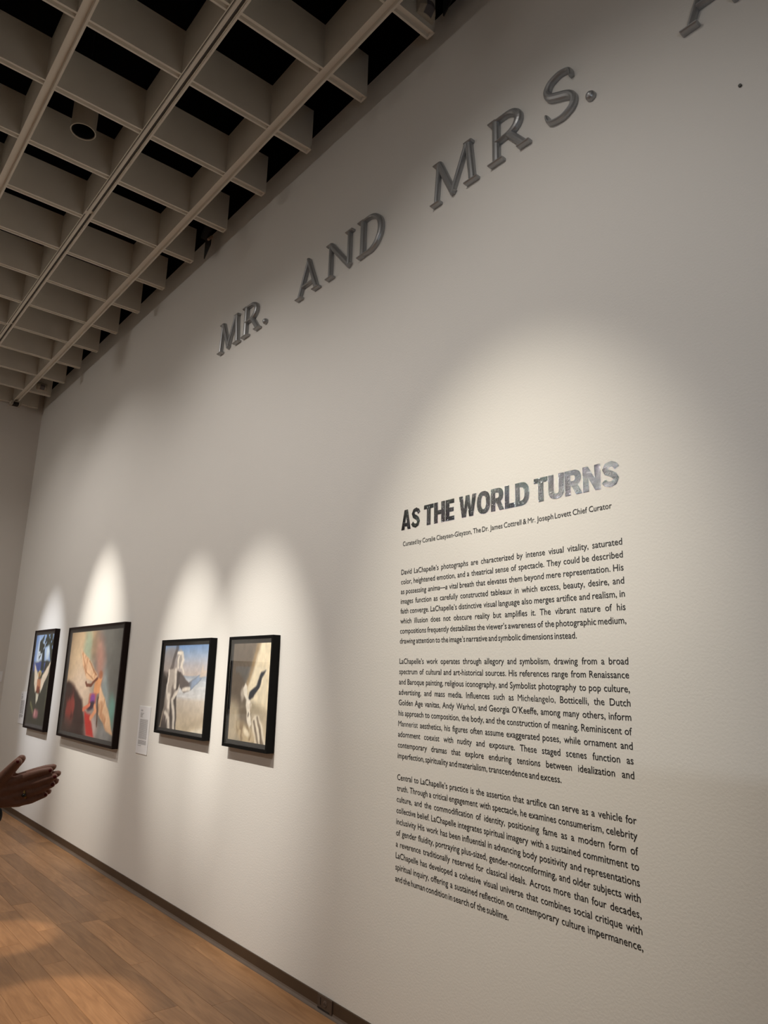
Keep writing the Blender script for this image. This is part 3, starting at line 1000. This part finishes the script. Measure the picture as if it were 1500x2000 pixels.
def picture(label, x0, x1, z0, z1, mu, mv, shift, painter, fmat, matm, grid, group=None, wall='right', depth=0.05, rim=0.019):
    """shadow-box frame: four rails, mat, print and glazing. Local frame: x across, y out of the wall is -, z up"""
    W, Hh = x1 - x0, z1 - z0
    t = thing('picture_frame', label, 'picture', (0, 0, 0), group)
    if wall == 'right':
        t.location = (x0, 0, z0)
    d = depth
    # mitred rails
    def rail(pts):
        v = [(a, 0.0, b) for a, b in pts] + [(a, -d, b) for a, b in pts]
        return mesh_obj('frame_rail', v, [(0, 1, 2, 3), (7, 6, 5, 4), (0, 4, 5, 1), (1, 5, 6, 2), (2, 6, 7, 3), (3, 7, 4, 0)], fmat, t)
    for pts in ([(0, 0), (W, 0), (W - rim, rim), (rim, rim)], [(W, 0), (W, Hh), (W - rim, Hh - rim), (W - rim, rim)],
                [(W, Hh), (0, Hh), (rim, Hh - rim), (W - rim, Hh - rim)], [(0, Hh), (0, 0), (rim, rim), (rim, Hh - rim)]):
        recalc(rail(pts))
    yb = -d + 0.018
    MB().box(rim, W - rim, yb + 0.001, yb + 0.004, rim, Hh - rim).build('mat_board', matm, t)
    nx, ny = grid
    p = Paint(nx, ny, mu + shift, 1 - mu + shift, mv, 1 - mv, (128, 128, 128))
    painter(p)
    tex = 1 + 0.16 * (p.noise(22, 22, 77) - 0.5)
    c = np.clip(p.c * tex[..., None] / 255.0, 0, 1)
    c = np.where(c <= 0.04045, c / 12.92, ((c + 0.055) / 1.055) ** 2.4)
    xs = np.linspace(mu * W, W - mu * W, nx)
    zs = np.linspace(mv * Hh, Hh - mv * Hh, ny)
    X, Z = np.meshgrid(xs, zs)
    V = np.stack([X.ravel(), np.full(X.size, yb), Z.ravel()], 1)
    idx = np.arange(nx * ny).reshape(ny, nx)
    F = np.stack([idx[:-1, :-1].ravel(), idx[:-1, 1:].ravel(), idx[1:, 1:].ravel(), idx[1:, :-1].ravel()], 1)
    pr = mesh_obj('print', V.tolist(), F.tolist(), M['print'], t)
    at = pr.data.color_attributes.new('ink', 'FLOAT_COLOR', 'POINT')
    rgba = np.ones((nx * ny, 4), np.float32)
    rgba[:, :3] = c.reshape(-1, 3)
    at.data.foreach_set('color', rgba.ravel())
    MB().box(rim, W - rim, -d + 0.003, -d + 0.005, rim, Hh - rim).build('glazing', M['glass'], t)
    return t

picture('espresso-framed print of a pale winged figure in dark woods, farthest on the lettered wall', -8.808, -8.045, 0.936, 1.987,
        0.045, 0.05, 0.07, paint_forest, M['frame_brown'], M['mat_grey'], (90, 150), 'framed prints on the lettered wall')
picture('largest espresso-framed print, winged figure with red drapery against pale cloud', -7.582, -6.070, 0.942, 1.976,
        0.05, 0.05, 0.033, paint_cloud, M['frame_brown'], M['mat_grey'], (150, 150), 'framed prints on the lettered wall')
picture('black-framed print of a silvery figure on a beach, arm stretched out', -5.272, -4.476, 1.132, 1.801,
        0.045, 0.06, 0.043, paint_beach, M['frame_black'], M['mat_board'], (130, 150), 'framed prints on the lettered wall')
picture('narrow black-framed sepia print of a raised arm and drapery, nearest the wall text', -4.215, -3.678, 1.126, 1.798,
        0.075, 0.065, 0.055, paint_sepia, M['frame_black'], M['mat_board'], (120, 150), 'framed prints on the lettered wall')
bp_ = picture('dark-framed blue picture on the end wall, seen reflected in glazing', 0, 0.72, 0, 0.72,
              0.11, 0.11, 0.0, paint_blue, M['frame_brown'], M['mat_grey'], (30, 40))
bp_.rotation_euler = (0, 0, -PI / 2 + PI)
bp_.location = (XF, -3.98, 1.045)

# ------------------------------------------------------------------ label cards
def label_card(label, x, z, w, h, seed, wall='right', card=True):
    rs = random.Random(seed)
    t = thing('label_card', label, 'label', (x, 0, z), 'wall labels beside the pictures')
    MB().box(0, w, -0.0045, 0.0, 0, h).build('card', M['card'], t)
    mb = MB()
    zz = h - 0.03
    def row(n, z_, x_end):
        xx = 0.035
        while xx < x_end:
            L = rs.uniform(0.008, 0.022)
            e = min(xx + L, x_end)
            mb.add([(xx, -0.0050, z_), (e, -0.0050, z_), (e, -0.0050, z_ + 0.0036), (xx, -0.0050, z_ + 0.0036)], [(0, 1, 2, 3)])
            xx = e + 0.003
    for k in range(2):
        row(0, zz, 0.075); zz -= 0.007
    zz -= 0.010
    for k in range(5):
        row(0, zz, rs.uniform(0.07, 0.11)); zz -= 0.007
    zz -= 0.012
    for k in range(21):
        row(0, zz, w - 0.03); zz -= 0.0070
    zz -= 0.008
    for k in range(5):
        row(0, zz, w - 0.03); zz -= 0.0065
    zz -= 0.006
    row(0, zz, 0.10)
    mb.build('printed_rows', M['ink'], t, fix=False)['kind'] = 'stuff'
    return t
label_card('white label card between the largest print and the beach print', -5.690, 0.949, 0.218, 0.352, 1)
label_card('white label card left of the farthest print', -9.22, 0.955, 0.218, 0.352, 2)
lc = label_card('white label card on the end wall beside the corner', 0, 0, 0.218, 0.13, 3)
for ch in list(lc.children):
    if ch.name.startswith('printed_rows'):
        bpy.data.objects.remove(ch)
lc.rotation_euler = (0, 0, PI / 2)
lc.location = (XF, -0.245, 1.395)

# small dark nail left in the wall
nb = MB().lathe([(0, 0.006), (0.006, 0.006), (0.006, 0.0), ], 12, Matrix.Translation((0, 0, 0)) @ Matrix.Rotation(PI / 2, 4, 'X'))
o = nb.build('wall_nail', M['speck'], loc=(-0.830, 0.0, 3.652))
tag(o, 'small dark nail in the wall below the cut-off letter A', 'nail')

# ------------------------------------------------------------------ ceiling fittings
def motion_sensor(x, y, z, label):
    """ivory detector with a curved grey lens on the face of a stub beam (face looks towards +x)"""
    t = thing('motion_sensor', label, 'sensor', (x, y, z), 'motion sensors on the stub beams')
    w, h, d = 0.115, 0.085, 0.030
    n = 12
    mb = MB()
    # body: bulging front, closed box with arc front in plan
    v = []
    for zz, k in ((0, 0.40), (0.036, 1.0), (h - 0.016, 1.0), (h, 0.7)):
        for i in range(n + 1):
            s = i / n
            v.append(((d + 0.030 * math.sin(PI * s)) * k, (s - 0.5) * w, zz))
        v.append((0, 0.5 * w, zz))
        v.append((0, -0.5 * w, zz))
    m = n + 3
    f = [(r_ * m + i, r_ * m + (i + 1) % m, (r_ + 1) * m + (i + 1) % m, (r_ + 1) * m + i) for r_ in range(3) for i in range(m)]
    f += [tuple(range(m))[::-1], tuple(3 * m + i for i in range(m))]
    mb.add(v, f)
    mb.build('housing', M['sensor'], t)
    v = []
    for zz, k in ((0.003, 0.45), (0.036, 1.0), (h - 0.022, 1.0)):
        for i in range(n + 1):
            s = 0.26 + 0.48 * i / n
            v.append(((d + 0.030 * math.sin(PI * s)) * k + 0.0025, (s - 0.5) * w, zz - 0.0015))
    f = [(r_ * (n + 1) + i, r_ * (n + 1) + i + 1, (r_ + 1) * (n + 1) + i + 1, (r_ + 1) * (n + 1) + i) for r_ in range(2) for i in range(n)]
    mb = MB().add(v, f)
    mb.build('lens', M['lens'], t)
    return t
motion_sensor(STUBS[[round(s, 2) for s in STUBS].index(round(X1, 2))] + 0.030, -0.165, ZG + 0.035,
              'ivory motion sensor on the nearest stub beam in view, at the top of the photo')
motion_sensor(X1 - 12 * GX + 0.030, -0.205, ZG + 0.040, 'small ivory motion sensor on a stub beam near the end wall')

# small box with a dark lens at the very end of the first long beam
t = thing('corner_camera', 'small ivory box with dark lens at the corner end of a ceiling beam', 'camera',
          (x_end + 0.06, Y1 + 0.004, ZG - 0.050))
MB().box(-0.05, 0.05, -0.062, 0.062, 0.0, 0.050).build('housing', M['sensor'], t)
MB().box(0.050, 0.058, -0.062, -0.034, 0.002, 0.046).build('bezel', M['sensor'], t)
MB().box(0.050, 0.058, 0.034, 0.062, 0.002, 0.046).build('bezel', M['sensor'], t)
MB().box(-0.03, 0.0515, -0.034, 0.034, -0.001, 0.036).build('lens', M['dark_slot'], t)

# hanging can downlight (unlit)
t = thing('can_downlight', 'beige cylindrical downlight hanging inside the ceiling grid', 'light', (-4.445, -1.288, 5.07))
CR = 0.078
MB().lathe([(CR - 0.006, 0.004), (CR, 0.0), (CR, 0.34), (0.0, 0.345)], 40).build('can', M['can'], t, smooth=False)
MB().lathe([(CR - 0.004, 0.0), (CR - 0.006, 0.006), (CR - 0.010, 0.15), (0.0, 0.16)], 40).build('baffle', M['fixture'], t)
MB().lathe([(CR - 0.005, 0.002), (CR - 0.004, -0.002), (CR + 0.002, -0.002), (CR + 0.002, 0.006)], 40).build('rim', M['sensor'], t)
MB().lathe([(0.012, 0.34), (0.012, 1.22)], 10).build('stem', M['fixture'], t)

def dark_fixture(x, y, z, label):
    """black wall-washer body with a hanging blade and a tan knob, in the gap between stubs and wall"""
    t = thing('wall_washer', label, 'light', (x, y, z), 'black fittings hanging beside the wall')
    MB().lathe([(0.0, -0.05), (0.032, -0.05), (0.036, -0.04), (0.036, 0.07), (0.024, 0.09), (0.0, 0.09)], 20,
               Matrix.Translation((0.0, -0.02, 0.20)) @ Matrix.Rotation(math.radians(35), 4, 'Y')).build('body', M['fixture'], t)
    v = [(-0.055, 0, 0), (0.045, 0.0, 0.085), (0.045, 0.0, 0.22), (-0.055, 0.0, 0.22)]
    v = v + [(a, b + 0.008, c) for a, b, c in v]
    MB().add(v, [(0, 1, 2, 3), (7, 6, 5, 4), (0, 4, 5, 1), (1, 5, 6, 2), (2, 6, 7, 3), (3, 7, 4, 0)]).build('blade', M['fixture'], t)
    MB().box(-0.012, 0.012, -0.012, 0.012, 0.22, 1.05).build('stem', M['fixture'], t)
    MB().lathe([(0.0, -0.03), (0.010, -0.03), (0.012, -0.02), (0.012, 0.025), (0.0, 0.03)], 14,
               Matrix.Translation((0.040, 0.0, 0.150)) @ Matrix.Rotation(math.radians(-38), 4, 'X')).build('knob', M['knob'], t)
    return t
dark_fixture(-5.03, -0.085, 4.945, 'black fitting hanging in the gap beside the wall, above MR')
dark_fixture(-2.20, -0.085, 5.085, 'black fitting with tan knob at the top of the photo beside the nearest sensor')

# ------------------------------------------------------------------ spotlights
def aim(o, d):
    o.rotation_euler = Vector(d).to_track_quat('-Z', 'Y').to_euler()

UPZ = Vector((0, 0, 1))
def spotlight(loc, target, power, size, blend, color, radius, label, cat='light', group='black track spotlights', can_r=0.034, halo=None):
    """black can on a stem with its own lamp at the mouth"""
    loc, target = Vector(loc), Vector(target)
    d = (target - loc).normalized()
    t = thing('track_spotlight', label, cat, loc, group)
    rot = d.to_track_quat('-Z', 'Y').to_matrix().to_4x4()
    MB().lathe([(can_r - 0.003, 0.06), (can_r - 0.003, 0.0), (can_r, 0.0), (can_r, 0.10), (can_r * 0.6, 0.12), (0, 0.12)], 24, rot).build('can', M['fixture'], t)
    top = rot @ Vector((0, 0, 0.09))
    MB().box(top.x - 0.008, top.x + 0.008, top.y - 0.008, top.y + 0.008, top.z, ZTOP - loc.z).build('stem', M['fixture'], t)
    ld = bpy.data.lights.new('lamp', 'SPOT')
    ld.energy = power
    ld.spot_size = math.radians(size)
    ld.spot_blend = blend
    ld.color = color
    ld.shadow_soft_size = radius
    lo = bpy.data.objects.new('lamp', ld)
    lo.rotation_euler = d.to_track_quat('-Z', 'Y').to_euler()
    lo.location = d * 0.012
    link(lo, t)
    if halo:                     # the wide, weak spill around the beam of the same lamp
        hd = bpy.data.lights.new('spill', 'SPOT')
        hd.energy = halo[0]
        hd.spot_size = math.radians(halo[1])
        hd.spot_blend = 1.0
        hd.color = halo[2]
        hd.shadow_soft_size = radius
        ho = bpy.data.objects.new('spill', hd)
        ho.rotation_euler = (target - UPZ * 0.6 - loc).to_track_quat('-Z', 'Y').to_euler()
        ho.location = d * 0.012
        link(ho, t)
    return t

ZL = 4.97
YP = -2.45
spotlight((-8.36, YP, ZL), (-8.42, 0, 1.42), PW_PICTURE * 1.0, 21, 1.0, (0.93, 0.95, 1.0), 0.02, 'black track spotlight aimed at the dark woods print', halo=(PW_HALO, HALO_A, NEUT))
spotlight((-6.90, -1.96, ZL), (-6.84, 0, 1.50), PW_PICTURE * 1.15, 26, 1.0, WARM, 0.02, 'black track spotlight aimed at the largest print', halo=(PW_HALO, HALO_A, NEUT))
spotlight((-4.80, YP, ZL), (-4.90, 0, 1.46), PW_PICTURE * 1.0, 20, 1.0, WARM, 0.02, 'black track spotlight aimed at the beach print', halo=(PW_HALO, HALO_A, NEUT))
spotlight((-3.93, YP, ZL), (-3.95, 0, 1.27), PW_PICTURE * 1.0, 23, 1.0, WARM, 0.02, 'black track spotlight aimed at the narrow sepia print', halo=(PW_HALO, HALO_A, NEUT))
spotlight((-1.75, YP, ZL), (-1.95, 0, 1.62), PW_TEXT, 36, 1.0, TEXTC, 0.03, 'black track spotlight aimed at the wall text', halo=(PW_HALO * 1.3, HALO_A, NEUT))
# the blue picture's spot, then added unseen spots for bounce off the facing wall
spotlight((-7.7, -3.4, ZL), (XF, -3.5, 1.5), PW_PICTURE * 1.4, 34, 1.0, WARM, 0.02, 'black track spotlight aimed at the blue picture')
for i, x in enumerate((-8.0, -5.4, -2.8, -0.2, 2.4)):
    spotlight((x, -4.9, ZL), (x, YL, 1.5), PW_OTHER, 60, 1.0, NEUT, 0.03, 'black track spotlight aimed at the wall facing the lettering, number %s from the end wall' % ('one', 'two', 'three', 'four', 'five')[i])
spotlight((-5.9, -6.95, 4.75), (-1.60, 0.0, 2.32), 300.0, 10, 1.0, NEUT, 0.03, 'black track spotlight across the room aimed at the wall title')  # added lamp, set near the mirror direction for glints on the glossy letters
# added unseen floods that fill in the ambient light on the tall wall
for i, x in enumerate((-8.2, -5.6, -3.0, -0.4, 2.2)):
    spotlight((x, -6.05, 5.03), (x, 0.0, 2.7), PW_FLOOD * (2.9, 0.8, 0.8, 0.4, 0.2)[i], 120, 0.9, NEUT, 0.035, 'black wide flood washing the tall wall, number %s from the end wall' % ('one', 'two', 'three', 'four', 'five')[i], can_r=0.04)
# narrow spots that leave warm pools on the floor
spotlight((-4.1, -2.60, 4.97), (-3.85, -1.05, 0.0), PW_FLOOR, 11, 0.5, (1.0, 0.80, 0.58), 0.03, 'black track spotlight aimed at the near floor')
spotlight((-5.9, -2.75, 4.97), (-5.05, -1.02, 0.0), PW_FLOOR, 8, 0.5, (1.0, 0.80, 0.58), 0.03, 'black track spotlight aimed at the farther floor')

# ------------------------------------------------------------------ added cool light on a stand, unseen, tinting the wall above a level edge
t = thing('plinth', 'white plinth behind the viewer carrying a projector', 'plinth', (1.55, -3.25, 0.0))
MB().box(-0.22, 0.22, -0.22, 0.22, 0.0, 1.24).build('body', M['plaster_plinth'], t)
MB().box(-0.235, 0.235, -0.235, 0.235, 1.24, 1.26).build('top', M['plaster_plinth'], t)
t = thing('projector', 'small grey projector on the plinth shining at the lettered wall', 'projector', (1.55, -3.25, 1.26))
ang = math.atan2(3.25, -2.6)
t.rotation_euler = (0, 0, ang)
MB().box(-0.16, 0.14, -0.13, 0.13, 0.0, 0.130).build('housing', M['fixture'], t)  # front lip shaped to cut the added cool light off level
MB().box(-0.16, -0.06, -0.13, 0.13, 0.130, 0.20).build('lamp_house', M['fixture'], t)
ld = bpy.data.lights.new('lamp', 'SPOT')
ld.energy = PW_COOL
ld.spot_size = math.radians(58)
ld.spot_blend = 1.0
ld.color = COOL
ld.shadow_soft_size = 0.0015
lo = bpy.data.objects.new('lamp', ld)
lo.location = (-0.05, 0.0, 0.1345)
lo.rotation_euler = Vector((1, 0, 0.28)).to_track_quat('-Z', 'Y').to_euler()
link(lo, t)

# ------------------------------------------------------------------ visitor at the left edge: hands pressed together
def cap_chain(mb, pts, n=12):
    """tapered tube with round ends through (point, radius) pairs"""
    for (a, ra), (b, rb) in zip(pts[:-1], pts[1:]):
        a, b = Vector(a), Vector(b)
        d = b - a
        L = d.length
        if L < 1e-6:
            continue
        rot = d.to_track_quat('Z', 'Y').to_matrix().to_4x4()
        prof = [(0.0001, -ra)]
        for k in range(1, 5):
            th = PI / 2 * k / 4
            prof.append((ra * math.sin(th), -ra * math.cos(th)))
        for k in range(0, 5):
            th = PI / 2 * k / 4
            prof.append((max(rb * math.cos(th), 0.0001), L + rb * math.sin(th)))
        mb.lathe(prof, n, Matrix.Translation(a) @ rot)

def ball(mb, c, rx, ry, rz, rot=Matrix.Identity(4), n=16):
    prof = [(max(math.sin(PI * k / 12), 0.0001), -math.cos(PI * k / 12)) for k in range(13)]
    mb.lathe(prof, n, Matrix.Translation(Vector(c)) @ rot @ Matrix.Diagonal((rx, ry, rz, 1)))

HD = 1.75
def hp(px, py, dz=0.0):
    """point of the hand pose, laid out on a plane 1.75 m in front of the viewpoint"""
    return CAM + (_f + _r * ((px - 750) / 1387.0) + _u * ((1000 - py) / 1387.0)) * (HD + dz)
MM = HD / 1387.0
FWD = Vector((0.65, 0.76, 0)).normalized()      # the way the visitor faces
RGT = Vector((FWD.y, -FWD.x, 0))
UP = Vector((0, 0, 1))

skin = MB()
nails = []
def hand(dx, dy, dz, back):
    F = [([(30, 1524), (62, 1513), (82, 1507), (97, 1504)], (8.4, 7.7, 7.0, 6.2)),
         ([(34, 1539), (70, 1529), (92, 1522), (106, 1517)], (8.5, 7.8, 7.1, 6.2)),
         ([(36, 1553), (68, 1545), (88, 1538), (102, 1532)], (8.3, 7.5, 6.8, 6.0)),
         ([(37, 1567), (60, 1563), (75, 1557), (88, 1552)], (7.7, 6.9, 6.2, 5.5))]
    wr = hp(-26 + dx, 1556 + dy, dz)
    for fi, (pts, rr) in enumerate(F):
        bend = (0.0, 0.002, 0.004, 0.004)
        q = [(hp(x + dx, y_ + dy, dz + 0.012 * j * 0.35 + bend[j]), r_ * MM) for j, ((x, y_), r_) in enumerate(zip(pts, rr))]
        cap_chain(skin, q)
        # metacarpal
        cap_chain(skin, [(wr + (_u * (10 - 7 * fi)) * MM, 12.0 * MM), (q[0][0], 8.8 * MM)])
        tip, dip = q[3][0], q[2][0]
        nails.append((tip + (tip - dip).normalized() * 1.2 * MM, (tip - dip).normalized(), back, 3.5 * MM if fi < 3 else 3.0 * MM))
    th = [(-10, 1536), (8, 1516), (23, 1500), (35, 1488)]
    rr = (14.0, 11.0, 9.4, 8.0)
    q = [(hp(x + dx, y_ + dy, dz - 0.006), r_ * MM) for (x, y_), r_ in zip(th, rr)]
    cap_chain(skin, [(wr, 14 * MM)] + q)
    tip, dip = q[3][0], q[2][0]
    nails.append((tip + (tip - dip).normalized() * 1.0 * MM, (tip - dip).normalized(), back, 4.2 * MM))
    # fill of the palm
    cap_chain(skin, [(hp(-8 + dx, 1546 + dy, dz), 14 * MM), (hp(22 + dx, 1541 + dy, dz), 11 * MM)])
    cap_chain(skin, [(hp(-8 + dx, 1562 + dy, dz), 13 * MM), (hp(24 + dx, 1558 + dy, dz), 11 * MM)])
    return wr
wrR = hand(0, 0, 0.0, -_f)
wrL = hand(7, -6, 0.036, _f)

C0 = hp(30, 1540) - FWD * 0.50
def body_pt(f, r_, z):
    p = C0 + FWD * f + RGT * r_
    return Vector((p.x, p.y, z))
shR, shL = body_pt(-0.02, 0.185, 1.375), body_pt(-0.02, -0.185, 1.375)
elR, elL = body_pt(0.10, 0.235, 1.085), body_pt(0.14, -0.225, 1.075)
neck, chin = body_pt(-0.01, 0, 1.43), body_pt(0.03, 0, 1.52)
pelvis = body_pt(0.0, 0, 0.92)
for sh, el, wr in ((shR, elR, wrR), (shL, elL, wrL)):
    cap_chain(skin, [(sh, 0.050), (el, 0.040), (el.lerp(wr, 0.35), 0.042), (wr, 0.026)])
cap_chain(skin, [(pelvis, 0.085), (body_pt(0, 0, 1.06), 0.080), (body_pt(0, 0, 1.25), 0.085), (body_pt(-0.01, 0, 1.33), 0.075), (neck, 0.053), (chin, 0.052)])
cap_chain(skin, [(shR, 0.055), (shL, 0.055)])
for s_ in (1, -1):
    cap_chain(skin, [(body_pt(0, 0.095 * s_, 0.90), 0.085), (body_pt(0.02, 0.10 * s_, 0.50), 0.058), (body_pt(0.0, 0.105 * s_, 0.42), 0.055),
                     (body_pt(-0.02, 0.11 * s_, 0.09), 0.036)])
    cap_chain(skin, [(body_pt(-0.05, 0.11 * s_, 0.050), 0.038), (body_pt(0.13, 0.125 * s_, 0.038), 0.032)])
# head: skull, jaw, nose, brows, lips, ears
hrot = FWD.to_track_quat('Y', 'Z').to_matrix().to_4x4()
hc = body_pt(0.025, 0, 1.590)
def hl(x, y_, z):
    return hc + hrot @ Vector((x, y_, z))
ball(skin, hl(0, -0.012, 0.025), 0.074, 0.092, 0.090, hrot)
ball(skin, hl(0, 0.022, -0.045), 0.056, 0.062, 0.066, hrot)
ball(skin, hl(0, 0.058, -0.088), 0.022, 0.022, 0.018, hrot)
cap_chain(skin, [(hl(0, 0.078, 0.012), 0.008), (hl(0, 0.096, -0.022), 0.011)])
for s_ in (1, -1):
    ball(skin, hl(0.010 * s_, 0.088, -0.026), 0.009, 0.010, 0.008, hrot)
    ball(skin, hl(0.030 * s_, 0.074, 0.022), 0.022, 0.010, 0.007, hrot)
    ball(skin, hl(0.077 * s_, -0.012, -0.010), 0.009, 0.018, 0.030, hrot)
    ball(skin, hl(0.034 * s_, 0.058, -0.022), 0.020, 0.020, 0.018, hrot)
ball(skin, hl(0, 0.083, -0.053), 0.022, 0.009, 0.006, hrot)
ball(skin, hl(0, 0.081, -0.063), 0.019, 0.009, 0.007, hrot)

M['skin'] = simple('warm_skin', (0.34, 0.17, 0.12), 0.5, noise=0.12, nscale=60, bump=0.25, bscale=260)
M['nail'] = simple('dark_red_nail', (0.16, 0.018, 0.018), 0.25)
M['cloth'] = simple('black_knit', (0.008, 0.008, 0.009), 0.9, noise=0.2, bump=0.2, bscale=300)
M['trouser'] = simple('charcoal_cotton', (0.015, 0.015, 0.018), 0.9, noise=0.2, bump=0.2, bscale=300)
M['hair'] = simple('dark_brown_hair', (0.020, 0.012, 0.008), 0.55, noise=0.4, nscale=90, bump=0.6, bscale=120)
M['gold'] = simple('old_gold', (0.45, 0.30, 0.10), 0.3, metal=1.0, noise=0.1)
M['stone'] = simple('dark_ring_stone', (0.02, 0.02, 0.015), 0.15)
M['shoe'] = simple('black_shoe_leather', (0.010, 0.009, 0.008), 0.35, noise=0.1)
M['eye'] = simple('eye_white', (0.6, 0.58, 0.55), 0.2)
M['iris'] = simple('brown_iris', (0.03, 0.015, 0.008), 0.15)

person = skin.build('person', M['skin'], smooth=True)
tag(person, 'person at the left edge in black, hands pressed together, thumbs raised, ring on one finger', 'person')
def remesh(o, vox, it, fac=0.5):
    m = o.modifiers.new('union', 'REMESH')
    m.mode = 'VOXEL'
    m.voxel_size = vox
    m.use_smooth_shade = True
    m = o.modifiers.new('soften', 'SMOOTH')
    m.iterations = it
    m.factor = fac
remesh(person, 0.0027, 2)
for p, d, back, r_ in nails:
    mb = MB()
    side = d.cross(back).normalized()
    up_ = side.cross(d).normalized()
    rot = Matrix((side, d, up_)).transposed().to_4x4()
    ball(mb, p + up_ * r_ * 1.15, r_ * 1.0, r_ * 1.25, r_ * 0.6, rot, 12)
    mb.build('fingernail', M['nail'], person, smooth=True)
# ring on the ring finger of the near hand
rc = hp(52, 1549, 0.004)
rd = (hp(68, 1545, 0.004) - hp(36, 1553, 0.0)).normalized()
rrot = rd.to_track_quat('Z', 'Y').to_matrix().to_4x4()
mb = MB()
R0 = 8.9 * MM
mb.lathe([(R0 * 1.0, -0.002), (R0 * 1.14, -0.002), (R0 * 1.14, 0.002), (R0 * 1.0, 0.002), (R0 * 1.0, -0.002)], 28, Matrix.Translation(rc) @ rrot)
ring = mb.build('ring', M['gold'], person, smooth=False)
mb = MB()
ball(mb, rc - _f * R0 * 1.2, 0.0055, 0.0055, 0.0045)
mb.build('stone', M['stone'], ring, smooth=True)
for s_ in (1, -1):
    mb = MB()
    ball(mb, hl(0.031 * s_, 0.066, 0.004), 0.0125, 0.012, 0.0095, hrot)
    e = mb.build('eye', M['eye'], person, smooth=True)
    mb = MB()
    ball(mb, hl(0.031 * s_, 0.0755, 0.004), 0.0055, 0.0035, 0.0055, hrot)
    mb.build('iris', M['iris'], e, smooth=True)
# clothing
top = MB()
for sh, el, wr in ((shR, elR, wrR), (shL, elL, wrL)):
    w2 = el.lerp(wr, 0.90) - UP * 0.006
    cap_chain(top, [(sh, 0.066), (el, 0.056), (el.lerp(wr, 0.5), 0.052), (w2, 0.043)])
cap_chain(top, [(elR.lerp(wrR, 0.6), 0.048), (hp(-19, 1594, 0.0), 23 * MM)])
for s_ in (0.075, 0, -0.075):
    cap_chain(top, [(body_pt(0, s_, 0.88), 0.105), (body_pt(0, s_, 1.06), 0.098), (body_pt(0.01, s_, 1.25), 0.108), (body_pt(-0.01, s_, 1.36), 0.080)])
cap_chain(top, [(shR, 0.068), (neck - UP * 0.02, 0.070), (shL, 0.068)])
o = top.build('knit_top', M['cloth'], person, smooth=True)
remesh(o, 0.007, 6)
tr = MB()
for s_ in (1, -1):
    cap_chain(tr, [(body_pt(0, 0.085 * s_, 0.92), 0.105), (body_pt(0.01, 0.095 * s_, 0.75), 0.100), (body_pt(0.02, 0.10 * s_, 0.48), 0.074), (body_pt(-0.01, 0.11 * s_, 0.13), 0.058)])
cap_chain(tr, [(body_pt(0, 0.06, 0.92), 0.11), (body_pt(0, -0.06, 0.92), 0.11)])
o = tr.build('trousers', M['trouser'], person, smooth=True)
remesh(o, 0.008, 4)
for s_ in (1, -1):
    mb = MB()
    cap_chain(mb, [(body_pt(-0.055, 0.11 * s_, 0.050), 0.046), (body_pt(0.04, 0.117 * s_, 0.046), 0.044), (body_pt(0.145, 0.126 * s_, 0.036), 0.036)])
    zs_ = lambda z: max(z, 0.0)
    mb.v = [(a, b, max(c, 0.0)) for a, b, c in mb.v]
    o = mb.build('shoe', M['shoe'], person, smooth=True)
hr = MB()
ball(hr, hl(0, -0.026, 0.036), 0.083, 0.094, 0.094, hrot)
ball(hr, hl(0, -0.050, -0.020), 0.078, 0.066, 0.090, hrot)
for s_ in (1, -1):
    ball(hr, hl(0.060 * s_, -0.040, -0.060), 0.030, 0.045, 0.075, hrot)
o = hr.build('hair', M['hair'], person, smooth=True)
remesh(o, 0.006, 3)
